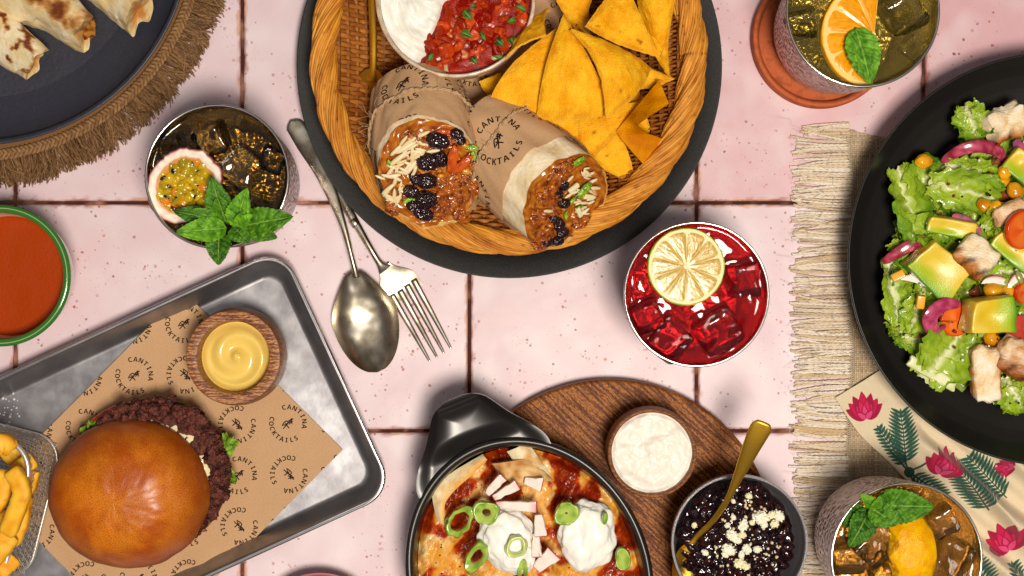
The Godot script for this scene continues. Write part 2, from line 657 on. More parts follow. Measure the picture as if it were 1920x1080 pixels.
# ---- metal cups with drinks ---------------------------------------------------------------
func cup(rim: Vector2, rp: float, h0: float, hgt: float, taper: float, label: String, drink: Color, level: float, glassy := true) -> Dictionary:
	var h := h0 + hgt
	var o := at(rim.x, rim.y, h)
	o.y = h0
	var r := len_at(rp, h)
	var t := thing("metal_cup", o, label, "cup", "hammered metal cups")
	var hm := noise_tex("hammered", FastNoiseLite.TYPE_CELLULAR, 0.035, 1)
	var m := mat("hammered_metal", Color.html("b9adad"), 0.27, {"metal": 1.0, "bump": hm, "relief": 0.55, "tri": Vector3(18, 11, 18)})
	var rb := r * taper
	var wall := 0.0011
	var prof := []
	var n := 26
	prof.append(Vector2(0.001, 0.0))
	for i in n + 1:
		var u := float(i) / n
		var bulge := pow(u, 0.55)
		prof.append(Vector2(lerpf(rb, r, bulge) - 0.004 * pow(1.0 - u, 14.0), hgt * u))
	var s := Shape.new()
	s.lathe(o, prof, 96)
	part("cup_wall", s, m, t)
	var inn := []
	for i in n + 1:
		var u := 1.0 - float(i) / n
		inn.append(Vector2(lerpf(rb, r, pow(u, 0.55)) - wall - 0.001 * (1.0 - u), maxf(hgt * u, 0.003)))
	inn.append(Vector2(0.001, 0.003))
	var s2 := Shape.new()
	s2.lathe(o, inn, 96)
	part("cup_lining", s2, mat("cup_lining", Color.html("e2dad4"), 0.2, {"metal": 1.0, "bump": hm, "relief": 0.05, "tri": 20.0}), t)
	var s3 := Shape.new()
	var lip := []
	for i in 9:
		var g := PI * (i / 8.0) * 1.3 - 0.15 * PI
		lip.append(Vector2(r - wall * 0.5 + cos(g) * 0.00085, hgt + sin(g) * 0.00085))
	s3.lathe(o, lip, 120)
	part("rim", s3, mat("polished_rim", Color.html("d9d4d2"), 0.16, {"metal": 1.0}), t)
	# the drink: a solid body of liquid whose surface is rippled
	var hl := hgt - level
	var ul := hl / hgt
	var rl := lerpf(rb, r, pow(ul, 0.55)) - wall * 0.55
	return {"t": t, "o": o, "r": rl, "y": h0 + hl, "hgt": hgt, "rb": rb, "drink": drink, "px": rim}

func fill(cp: Dictionary, key: String, sd: float, ripple := 0.0011, cloud := 0.3, rough := 0.02) -> void:
	var o: Vector3 = cp.o
	var rl: float = cp.r
	var y: float = cp.y
	var s := Shape.new()
	s.grid(96, 40, func(a, b):
		var rr = rl * (1.0 - b) + 0.0004
		var p := o + Vector3(cos(a * TAU) * rr, 0, sin(a * TAU) * rr)
		p.y = y + ripple * (n3(p, 26.0, sd) + 0.35 * n3(p, 70.0, sd + 4)) * (0.35 + 0.65 * smoothstep(0.0, 0.2, b)) + 0.0012 * pow(1.0 - minf(b * 12.0, 1.0), 2.0)
		return p, null, true)
	var body := []
	for i in 12:
		var u := i / 11.0
		body.append(Vector2(lerpf(cp.rb - 0.0006, rl, pow(u, 0.55)), lerpf(0.0032, y - o.y, u)))
	s.lathe(o, body, 96)
	var m := mat(key, cp.drink, rough, {"refr": 0.033})
	m.albedo_color.a = cloud
	part("drink", s, m, cp.t)

func ice(cp: Dictionary, px: float, py: float, size: float, up: float, yaw: float, tilt: float, label: String, sd: float) -> void:
	var p := at(px, py, cp.y + up)
	var s := Shape.new()
	var half := size
	s.rbox(Vector3(half, half * 0.92, half * 0.96), half * 0.16, 6, Transform3D(Basis.from_euler(Vector3(tilt, yaw, tilt * 0.7)), p), null, func(q): return q * (1.0 + 0.12 * n3(q, 45.0, sd) + 0.015 * n3(q, 200.0, sd + 2)))
	var m := mat("ice", Color(0.97, 0.98, 1.0), 0.04, {"refr": 0.031})
	solo("ice_cube", s, m, label, "ice cube", "ice cubes in the drinks")

# a serrated, quilted mint leaf from its base to its tip
func leaf_shape(s: Shape, a: Vector3, b: Vector3, wid: float, arch: float, fold: float, c0: Color, c1: Color, sd: float, nu := 26, nv := 36) -> void:
	var ax := b - a
	var ln := ax.length()
	var d := ax / ln
	var side := d.cross(Vector3.UP).normalized()
	var up := side.cross(d).normalized()
	s.slab(nu, nv, func(u, w):
		var x: float = u * 2.0 - 1.0
		var ww: float = pow(sin(PI * pow(clampf(w, 0.0, 1.0), 0.72)), 0.75) * wid * 0.5 + 0.0003
		var ser = 1.0 + 0.17 * absf(x) * (fmod(w * 12.0, 1.0) - 0.5) * (1.0 - w * 0.5)
		var vein := absf(fmod(w * 6.5 - absf(x) * 1.15 + 8.0, 1.0) - 0.5) * 2.0
		var quilt := (1.0 - pow(vein, 3.0)) * (1.0 - pow(1.0 - minf(absf(x) * 5.0, 1.0), 2.0))
		var p: Vector3 = a + d * (ln * w) + side * (x * ww * ser)
		p += up * (arch * sin(PI * w) + absf(x) * fold * ww + quilt * wid * 0.055 + n3(Vector3(x * 2.0, w * 5.0, sd), 1.3) * wid * 0.05 + n3(p, 420.0, sd) * wid * 0.04)
		return p, up * 0.00035, func(u, w, p):
		var x: float = absf(u * 2.0 - 1.0)
		var vein := absf(fmod(w * 6.5 - x * 1.15 + 8.0, 1.0) - 0.5) * 2.0
		var c := c0.lerp(c1, clampf(0.5 + n3(p, 140.0, sd) * 0.9 + (x - 0.5) * 0.3, 0, 1))
		var k := maxf(pow(vein, 14.0) * 0.55, 1.0 - smoothstep(0.0, 0.07, x))
		return c.lerp(L("9cc45a"), k * 0.55))

func mint_mat() -> StandardMaterial3D:
	return mat("mint_leaf", Color.WHITE, 0.42, {"vc": true, "bump": noise_tex("leaf_grain", FastNoiseLite.TYPE_CELLULAR, 0.05, 1), "relief": 0.03, "tri": 55.0, "back": Color(0.12, 0.2, 0.02), "spec": 0.45})

# leaves: [base x, base y, base height, tip x, tip y, tip height, width, arch, tone]
func sprig(leaves: Array, label: String, group := "mint garnishes") -> void:
	var o := at(leaves[0][0], leaves[0][1], leaves[0][2])
	var t := thing("mint_sprig", o, label, "mint", group)
	var k := 0
	for q in leaves:
		var s := Shape.new()
		var tone: float = q[8]
		leaf_shape(s, at(q[0], q[1], q[2]), at(q[3], q[4], q[5]), len_at(q[6], q[2]), len_at(q[7], q[2]), 0.28, L("123a06").lerp(L("4c8a14"), tone), L("2a640c").lerp(L("86c42e"), tone), 3.0 + k * 1.7 + q[0] * 0.01)
		part("leaf", s, mint_mat(), t)
		k += 1
	var st := Shape.new()
	st.tube([o + Vector3(0, -0.018, 0), o + Vector3(0.001, -0.006, 0.0006), o], 0.0011, 6, L("4c8a2a"))
	part("stem", st, mint_mat(), t)

# a citrus wheel lying at c, tipped by the basis
func citrus(called: String, c: Vector3, r: float, th: float, yaw: float, tip: Vector2, rind: Color, rind2: Color, flesh: Color, flesh2: Color, segs: int, label: String, arc := TAU) -> void:
	var t := thing(called, c, label, "citrus slice")
	var bs := Basis.from_euler(Vector3(tip.x, 0, tip.y)) * Basis(Vector3.UP, yaw)
	var X := Transform3D(bs, c)
	var n := 84
	var peel := Shape.new()
	var closed := arc > TAU - 0.01
	var prof := path2([Vector2(r * 0.935, -th), Vector2(r * 0.985, -th), Vector2(r, 0.0), Vector2(r * 0.985, th), Vector2(r * 0.965, th * 1.02)], 12)
	peel.grid(n, 12, func(a, b):
		var g: float = a * arc
		var q: Vector2 = prof[roundi(b * 12)]
		var k := 1.0 + 0.012 * n3(Vector3(cos(g), b, sin(g)), 1.4, 2) + 0.006 * n3(Vector3(cos(g), b, sin(g)), 14.0, 2)
		return X * Vector3(cos(g) * q.x * k, q.y, sin(g) * q.x * k), func(a, b, p): return rind.lerp(rind2, clampf(0.5 + n3(p, 300.0) * 0.9, 0, 1)), closed)
	part("peel", peel, mat("citrus_peel", Color.WHITE, 0.35, {"vc": true, "sss": 0.1}), t)
	var pith := Shape.new()
	for sg in [1.0, -1.0]:
		pith.grid(n, 3, func(a, b):
			var g: float = a * arc
			var rr := lerpf(r * 0.968, r * 0.002, b)
			return X * Vector3(cos(g) * rr, sg * th * (0.99 - 0.06 * minf(b * 4.0, 1.0)), sin(g) * rr), L("e4d9a0") if closed else L("f4d27a"), closed)
	if not closed:
		pith.grid(10, 4, func(a, b): return X * Vector3(lerpf(-r, r, a) * 0.985, lerpf(th, -th, b), 0.0), flesh.lerp(L("f4d27a"), 0.35))
	var inside := part("pith", pith, mat("citrus_pith", Color.WHITE, 0.4, {"vc": true, "sss": 0.15}), t)
	var fm := mat("citrus_flesh", Color.WHITE, 0.12, {"vc": true, "sss": 0.25, "bump": fine(), "relief": 0.006, "tri": 40.0, "coat": 0.15})
	var cnt := segs
	for k in cnt:
		var g0 := arc * k / cnt + 0.012
		var g1 := arc * (k + 1) / cnt - 0.012
		var sg := Shape.new()
		sg.grid(14, 16, func(a, b):
			var g := lerpf(g0, g1, a)
			var rr := lerpf(r * 0.06, r * 0.925, b) 
			var round_end := 1.0 - 0.06 * pow(absf(a * 2 - 1), 4.0) if b > 0.9 else 1.0
			rr *= round_end
			var edge := minf(minf(a, 1 - a) * 5.0, minf(b * 4.0, (1 - b) * 9.0))
			var cell := nz.get_noise_2d(g * 60.0, rr * 300.0 + k * 7.0)
			return X * Vector3(cos(g) * rr, th * (0.93 + 0.14 * clampf(edge, 0, 1) + 0.045 * cell * clampf(edge, 0, 1)), sin(g) * rr), func(a, b, p):
			var g := lerpf(g0, g1, a)
			var cell := nz.get_noise_2d(g * 46.0, b * 7.0 + k * 7.0)
			return flesh.lerp(flesh2, clampf(0.45 + cell * 0.9 + (b - 0.5) * 0.3, 0, 1)))
		part("segment", sg, fm, inside)

func drinks() -> void:
	# passion fruit drink
	var a := cup(Vector2(407, 331), 135, 0.0, 0.095, 0.86, "hammered metal cup of dark drink with half a passion fruit and two mint sprigs", Color.html("6a501c"), 0.0075)
	fill(a, "passion_drink", 1.0, 0.0011, 0.05)
	ice(a, 398, 262, 0.019, 0.003, 0.4, 0.25, "frosted ice cube at the top of the passion fruit drink", 2.0)
	ice(a, 455, 315, 0.024, -0.006, 0.9, 0.15, "large clear ice cube in the middle of the passion fruit drink", 5.0)
	ice(a, 320, 278, 0.016, -0.004, 0.1, 0.3, "small ice cube above the passion fruit half", 6.0)
	ice(a, 512, 300, 0.014, -0.001, 1.2, 0.4, "ice cube against the right wall of the passion fruit cup", 8.0)
	passion_fruit(at(346, 349, 0.094))
	sprig([[424, 415, 0.097, 396, 330, 0.111, 50, 9, 0.3], [410, 412, 0.098, 326, 396, 0.103, 36, 6, 0.15], [424, 428, 0.099, 330, 436, 0.112, 46, 8, 0.75], [412, 436, 0.097, 410, 497, 0.100, 46, 5, 0.2], [412, 416, 0.101, 360, 392, 0.110, 30, 5, 0.4], [408, 412, 0.100, 405, 372, 0.114, 16, 3, 0.7]], "mint sprig with four spread leaves beside the passion fruit half")
	sprig([[444, 425, 0.098, 464, 353, 0.113, 48, 9, 0.75], [456, 424, 0.098, 550, 406, 0.112, 56, 9, 0.45], [438, 424, 0.097, 468, 455, 0.104, 40, 5, 0.3], [462, 428, 0.096, 520, 446, 0.100, 34, 3, 0.35], [447, 422, 0.104, 474, 402, 0.112, 20, 4, 1.0], [445, 424, 0.104, 452, 398, 0.114, 14, 3, 1.0]], "mint sprig whose largest leaf points right over the cup rim")
	# terracotta coaster and the orange drink at the top right
	var co := at(1541, 71, 0.008)
	co.y = 0.0
	var t := thing("coaster", co, "round terracotta saucer under the metal cup with the orange slice", "coaster")
	var cr := len_at(132, 0.008)
	var cs := Shape.new()
	cs.lathe(co, path2([Vector2(0.001, 0.0003), Vector2(cr * 0.9, 0.0003), Vector2(cr * 0.985, 0.003), Vector2(cr, 0.009), Vector2(cr * 0.985, 0.0125), Vector2(cr * 0.94, 0.0125), Vector2(cr * 0.90, 0.010), Vector2(cr * 0.87, 0.007), Vector2(cr * 0.5, 0.0065), Vector2(0.001, 0.0065)], 40), 96)
	part("saucer", cs, mat("terracotta", Color.html("c5673c"), 0.75, {"tex": noise_tex("clay", FastNoiseLite.TYPE_SIMPLEX, 0.012, 4, [[0.0, "c9b2a4"], [0.5, "ffffff"], [0.72, "fff4ea"], [1.0, "ffe6d4"]]), "tri": 12.0, "bump": fine(), "relief": 0.015}), t)
	var d := cup(Vector2(1618, 20), 144, 0.0068, 0.098, 0.80, "hammered metal cup of olive drink with an orange slice, on the terracotta saucer", Color.html("b09a3c"), 0.011)
	fill(d, "olive_drink", 4.0, 0.0009, 0.12)
	citrus("orange_slice", at(1637, 66, 0.0935), len_at(101, 0.093), 0.0030, -1.60, Vector2(0.04, -0.05), L("ef9a04"), L("f9b81a"), L("e68e04"), L("f8ae1a"), 6, "half wheel of orange floating in the cup on the terracotta saucer", PI * 1.02)
	sprig([[1604, 54, 0.0985, 1632, 157, 0.1015, 64, 5, 0.7]], "single mint leaf lying on the orange slice")
	ice(d, 1688, 22, 0.026, -0.005, 0.6, 0.3, "big clear ice cube right of the orange slice", 12.0)
	ice(d, 1502, 45, 0.018, -0.004, 0.3, 0.5, "ice cube left of the orange slice, by the cup wall", 14.0)
	ice(d, 1712, 92, 0.014, -0.004, 1.0, 0.2, "small ice cube below the big one in the orange drink", 15.0)
	# red drink
	var b := cup(Vector2(1306, 552), 136, 0.0, 0.095, 0.80, "metal cup of bright red drink with a lime wheel, right of the black plate", Color.html("e81c22"), 0.0045)
	fill(b, "red_drink", 7.0, 0.0013, 0.14)
	citrus("lime_slice", at(1286, 500, 0.0935), len_at(73, 0.0935), 0.0019, 0.3, Vector2(0.05, -0.03), L("7da018"), L("b9cf30"), L("b98f34"), L("d9bd6c"), 10, "lime wheel floating in the red drink")
	ice(b, 1212, 590, 0.019, -0.002, 0.5, 0.4, "ice cube at the lower left of the lime wheel", 21.0)
	ice(b, 1252, 632, 0.024, -0.007, 0.9, 0.3, "ice cube below the lime wheel in the red drink", 22.0)
	ice(b, 1345, 618, 0.026, -0.003, 0.55, 0.25, "largest ice cube in the red drink, lower right", 23.0)
	ice(b, 1390, 520, 0.022, -0.008, 0.2, 0.3, "sunken ice cube right of the lime wheel", 24.0)
	# amber drink with lemon
	var e := cup(Vector2(1700, 1047), 142, 0.005, 0.096, 0.82, "hammered metal cup of amber drink with a lemon wedge and mint, at the bottom edge", Color.html("f0a83a"), 0.0075)
	fill(e, "amber_drink", 9.0, 0.0011, 0.10)
	ice(e, 1640, 1015, 0.024, -0.002, 0.8, 0.3, "clear ice cube left of the lemon wedge", 31.0)
	ice(e, 1590, 1040, 0.020, -0.003, 0.2, 0.4, "ice cube at the left wall of the amber drink", 32.0)
	ice(e, 1765, 975, 0.018, -0.002, 0.5, 0.2, "ice cube at the upper right of the lemon wedge", 33.0)
	ice(e, 1775, 1045, 0.026, -0.006, 1.1, 0.2, "dark sunken ice cube right of the lemon wedge", 34.0)
	ice(e, 1660, 1070, 0.018, 0.000, 1.1, 0.5, "ice cube below the lemon wedge at the frame edge", 35.0)
	lemon_wedge()
	sprig([[1640, 945, 0.101, 1752, 950, 0.112, 66, 9, 0.35], [1652, 958, 0.101, 1690, 915, 0.108, 50, 6, 0.3], [1632, 950, 0.103, 1680, 985, 0.108, 48, 5, 0.4], [1630, 955, 0.098, 1592, 1026, 0.102, 52, 6, 0.15], [1622, 955, 0.097, 1580, 985, 0.099, 44, 4, 0.2], [1636, 948, 0.106, 1614, 926, 0.112, 22, 4, 0.7], [1640, 952, 0.106, 1650, 930, 0.113, 18, 3, 0.8]], "mint sprig along the upper left of the amber drink")

func passion_fruit(c: Vector3) -> void:
	var t := thing("passion_fruit", c, "half passion fruit with yellow pulp and black seeds leaning on the cup rim", "passion fruit")
	var rx := len_at(76, 0.094)
	var rz := len_at(68, 0.094)
	var bs := Basis.from_euler(Vector3(0.10, 0.75, 0.16))
	var X := Transform3D(bs, c)
	var edge := func(g: float) -> float: return 1.0 + 0.05 * nz.get_noise_2d(cos(g) * 1.6 + 4, sin(g) * 1.6) + 0.018 * nz.get_noise_2d(cos(g) * 5.0, sin(g) * 5.0 + 9)
	var sk := Shape.new()
	sk.grid(72, 16, func(a, b):
		var g: float = a * TAU
		var k: float = edge.call(g)
		var q: float = b * PI * 0.5
		return X * Vector3(cos(g) * rx * k * sin(q), -cos(q) * 0.022 + 0.0012 * n3(Vector3(cos(g), b, sin(g)), 3.0), sin(g) * rz * k * sin(q)), func(a, b, p): return L("7c1730").lerp(L("b8324a"), clampf(0.5 + n3(p, 90.0), 0, 1)), true)
	part("skin", sk, mat("fruit_skin", Color.WHITE, 0.35, {"vc": true, "bump": fine(), "relief": 0.02, "tri": 40.0}), t)
	var pi := Shape.new()
	pi.grid(72, 14, func(a, b):
		var g: float = a * TAU
		var k: float = edge.call(g)
		var rr := lerpf(1.0, 0.66, b) if b < 0.75 else lerpf(0.745, 0.02, (b - 0.75) * 4.0)
		var y = 0.0009 * sin(minf(b / 0.7, 1.0) * PI) if b < 0.72 else -0.008 * (b - 0.72) / 0.28
		var p := Vector3(cos(g) * rx * k * rr, y, sin(g) * rz * k * rr)
		p.y += 0.0008 * n3(p, 240.0)
		return X * p, func(a, b, p):
		var q := L("f6ead8").lerp(L("eeb8ae"), clampf(n3(p, 160.0, 2) * 0.9, 0, 0.5))
		return q.lerp(L("8e1834"), clampf(1.5 - b * 9.0, 0, 1)).lerp(L("d98a2a"), clampf((b - 0.62) * 8.0, 0, 1)), true)
	part("pith", pi, mat("fruit_pith", Color.WHITE, 0.45, {"vc": true}), t)
	var pu := Shape.new()
	for i in 90:
		var g := rnd(0, TAU)
		var rr := sqrt(rnd()) * 0.76
		var p := Vector3(cos(g) * rx * rr, -0.003 + rnd(-0.001, 0.0012), sin(g) * rz * rr)
		blob(pu, X * xf(p, Vector3(rnd(0.0028, 0.0045), rnd(0.0022, 0.0032), rnd(0.002, 0.0034)), rnd(0, 6)), 2, 0.25, 1.3, i, L("9a8416").lerp(L("d8b020"), rnd()) if rnd() < 0.85 else L("e08a1c"))
	part("pulp", pu, mat("fruit_pulp", Color.WHITE, 0.08, {"vc": true, "coat": 0.8, "back": Color(0.3, 0.24, 0.03)}), t)
	for i in 15:
		var g := TAU * i * 0.381966 + 0.6
		var rr := 0.2 + 0.46 * sqrt((i + 0.5) / 15.0)
		var p := Vector3(cos(g) * rx * rr, -0.0014 + rnd(-0.0006, 0.0003), sin(g) * rz * rr)
		var sd := Shape.new()
		blob(sd, X * xf(p, Vector3(0.0016, 0.0013, 0.0023), g + rnd(-0.5, 0.5)), 2, 0.1, 1.2, i, L("11131a").lerp(L("3a4030"), rnd(0, 0.5)))
		part("seed", sd, mat("seed", Color.WHITE, 0.15, {"vc": true, "coat": 1.0}), t)

func lemon_wedge() -> void:
	var c := at(1708, 1035, 0.096)
	var t := thing("lemon_wedge", c, "thick yellow lemon wedge, skin side up, in the amber drink", "lemon")
	var s := Shape.new()
	var bs := Basis.from_euler(Vector3(0.0, 0.06, 0.0))
	var X := Transform3D(bs, c)
	var w := len_at(45, 0.096)
	var l := len_at(66, 0.096)
	s.slab(30, 44, func(u, v):
		var x: float = u * 2 - 1
		var y: float = v * 2 - 1
		var hw := w * sqrt(maxf(1.0 - 0.55 * y * y, 0.02)) * (1.0 if absf(y) < 0.98 else 0.9)
		var p := Vector3(x * hw, 0.009 * (1.0 - 0.55 * x * x) - 0.007 * y * y, y * l)
		p.y += 0.00035 * n3(p, 700.0) + 0.0004 * n3(p, 120.0)
		return X * p, Vector3(0, 0.009, 0), func(u, v, p): return L("f2b705").lerp(L("e59a00"), clampf(0.4 + n3(p, 120.0) * 0.8, 0, 1)))
	part("peel", s, mat("lemon_peel", Color.WHITE, 0.3, {"vc": true, "sss": 0.1, "bump": noise_tex("pores", FastNoiseLite.TYPE_CELLULAR, 0.09, 1), "relief": 0.03, "tri": 30.0}), t)


# ---- kraft paper print: one repeat of the pattern, four roundels -------------------------------
var print_img: Image

func ink_tri(im: Image, a: Vector2, b: Vector2, c: Vector2) -> void:
	var w := im.get_width()
	var x0 := int(floor(minf(a.x, minf(b.x, c.x))))
	var x1 := int(ceil(maxf(a.x, maxf(b.x, c.x))))
	var y0 := int(floor(minf(a.y, minf(b.y, c.y))))
	var y1 := int(ceil(maxf(a.y, maxf(b.y, c.y))))
	var ar := (b - a).cross(c - a)
	if absf(ar) < 0.001:
		return
	for y in range(y0, y1 + 1):
		for x in range(x0, x1 + 1):
			var p := Vector2(x + 0.5, y + 0.5)
			var e0 := (b - a).cross(p - a) / ar
			var e1 := (c - b).cross(p - b) / ar
			var e2 := (a - c).cross(p - c) / ar
			if e0 >= 0 and e1 >= 0 and e2 >= 0:
				im.set_pixel(posmod(x, w), posmod(y, w), Color(0.13, 0.10, 0.09))

func ink_line(im: Image, pts: Array, r: float) -> void:
	for i in pts.size() - 1:
		var a: Vector2 = pts[i]
		var b: Vector2 = pts[i + 1]
		var d := (b - a).normalized()
		var q := Vector2(-d.y, d.x) * r
		ink_tri(im, a + q - d * r * 0.6, b + q + d * r * 0.6, b - q + d * r * 0.6)
		ink_tri(im, a + q - d * r * 0.6, b - q + d * r * 0.6, a - q - d * r * 0.6)

func ink_letter(im: Image, ch: String, o: Vector2, ang: float, size: float) -> void:
	var tm := TextMesh.new()
	var f := SystemFont.new()
	f.font_names = PackedStringArray(["Droid Sans"])
	f.font_weight = 700
	tm.font = f
	tm.font_size = 64
	tm.pixel_size = 0.01
	tm.depth = 0.0
	tm.text = ch
	var ar := tm.get_mesh_arrays()
	var vs: PackedVector3Array = ar[Mesh.ARRAY_VERTEX]
	var ids: PackedInt32Array = ar[Mesh.ARRAY_INDEX] if ar[Mesh.ARRAY_INDEX] != null else PackedInt32Array(range(vs.size()))
	var k := size / 0.457
	var lo := 1e9
	var hi := -1e9
	for p in vs:
		lo = minf(lo, p.y)
		hi = maxf(hi, p.y)
	for t in range(0, ids.size() - 2, 3):
		var q := []
		for e in 3:
			var p := vs[ids[t + e]]
			q.append(o + Vector2(p.x * k * 1.05, -(p.y - (lo + hi) * 0.5) * k).rotated(ang))
		ink_tri(im, q[0], q[1], q[2])

func roundel(im: Image, o: Vector2, turn: float, u: float) -> void:
	var w1 := "CANTINA"
	var w2 := "COCKTAILS"
	for i in 7:
		var g := deg_to_rad(lerpf(-103.0, 12.0, i / 6.0)) + turn
		ink_letter(im, w1[i], o + Vector2(cos(g), sin(g)) * 31.0 * u, g + PI / 2, 8.6 * u)
	for i in 9:
		var g := deg_to_rad(lerpf(198.0, 62.0, i / 8.0)) + turn
		ink_letter(im, w2[i], o + Vector2(cos(g), sin(g)) * 31.0 * u, g - PI / 2, 8.6 * u)
	for st in [[[-0.95, 0.35], [-0.62, -0.18], [-0.25, -0.42], [0.02, -0.2], [-0.25, 0.12], [-0.7, 0.28]], [[-0.42, -0.05], [-0.1, 0.4], [0.12, 0.72]], [[-0.75, 0.78], [-0.1, 0.1], [0.35, -0.52], [0.62, -0.78], [0.55, -0.35], [0.2, 0.1]], [[0.12, -0.42], [0.85, -0.72]], [[0.05, -0.2], [0.75, -0.3]], [[0.5, -0.4], [0.68, 0.08]]]:
		var q := []
		for p in st:
			q.append(o + Vector2(p[0], p[1]).rotated(turn) * 11.5 * u)
		ink_line(im, path2(q, 10), 0.95 * u)

const PRINT := 190.0 * 0.15 / 426.0     # metres per repeat

func paper_mat() -> StandardMaterial3D:
	if not texs.has("print"):
		var im := Image.create(1024, 1024, false, Image.FORMAT_RGB8)
		im.fill(Color.WHITE)
		var u := 1024.0 / 190.0
		for q in [[0, 0, 0.0], [95, 95, 0.0], [95, 0, PI / 2], [0, 95, PI / 2]]:
			roundel(im, Vector2(q[0], q[1]) * u, q[2], u)
		im.resize(512, 512, Image.INTERPOLATE_BILINEAR)
		texs["print"] = ImageTexture.create_from_image(im)
	return mat("kraft_paper", Color.html("cba47c"), 0.75, {"tex": texs["print"], "detail": noise_tex("pulp_fibre", FastNoiseLite.TYPE_SIMPLEX, 0.06, 4, [[0.0, "ece6e0"], [0.5, "faf7f4"], [1.0, "ffffff"]]), "dtri": 20.0, "bump": fine(), "relief": 0.008})

func wood_tex(key: String, a: String, b: String, c: String, sd: int) -> NoiseTexture2D:
	return noise_tex(key, FastNoiseLite.TYPE_SIMPLEX, 0.022, 4, [[0.0, a], [0.36, a], [0.5, b], [0.62, c], [1.0, b]], 512, sd)

func pores_tex() -> NoiseTexture2D:
	return noise_tex("wood_pores", FastNoiseLite.TYPE_SIMPLEX, 0.05, 2, [[0.0, "5a4034"], [0.30, "7c6052"], [0.40, "f2ece8"], [1.0, "ffffff"]], 512, 12)

func ramekin(px: float, py: float, rp: float, rin: float, h0: float, hgt: float, barrel: float, m: Material, filling: Color, fill_mat: Material, level: float, swirl: bool, label: String, cat: String, fname: String) -> void:
	var h := h0 + hgt
	var o := at(px, py, h)
	o.y = h0
	var r := len_at(rp, h)
	var ri := len_at(rin, h)
	var t := thing("wooden_ramekin", o, label, cat, "wooden dip ramekins")
	var prof := path2([Vector2(0.001, 0), Vector2(r * (0.84 - barrel * 0.5), 0), Vector2(r * (0.92 - barrel * 0.2), hgt * 0.12), Vector2(r * (1.0 + barrel), hgt * 0.5), Vector2(r * (1.0 + barrel * 0.7), hgt * 0.8), Vector2(r * 0.985, hgt * 0.97), Vector2(r * 0.95, hgt), Vector2(ri * 1.03, hgt * 0.995), Vector2(ri, hgt * 0.95), Vector2(ri * 0.97, hgt * 0.7), Vector2(ri * 0.9, hgt * 0.4), Vector2(0.001, hgt * 0.35)], 66)
	var s := Shape.new()
	s.lathe(o, prof, 90)
	part("bowl", s, m, t)
	var f := Shape.new()
	var rf := ri * 0.985
	f.grid(96, 48, func(a, b):
		var rr = rf * (1.0 - b) + 0.0002
		var g: float = a * TAU
		var p := o + Vector3(cos(g) * rr, 0, sin(g) * rr)
		var y := h - level
		if swirl:
			var sp := cos(g - rr * 420.0 + 1.0)
			y += 0.0016 * sp * smoothstep(0.0, 0.3, b) * (1.0 - smoothstep(0.85, 1.0, b)) + 0.0035 * exp(-pow(rr / 0.004, 2.0)) - 0.0035 * smoothstep(0.25, 0.0, b)
		else:
			y += 0.0022 * n3(p, 50.0, 4) + 0.0012 * n3(p, 110.0, 6) + 0.0003 * n3(p, 330.0, 7) - 0.0015 * smoothstep(0.1, 0.0, b)
		p.y = y
		return p, func(a, b, p): return filling.lerp(filling * 0.93, clampf(n3(p, 90.0), 0, 1)), true)
	part(fname, f, fill_mat, t)

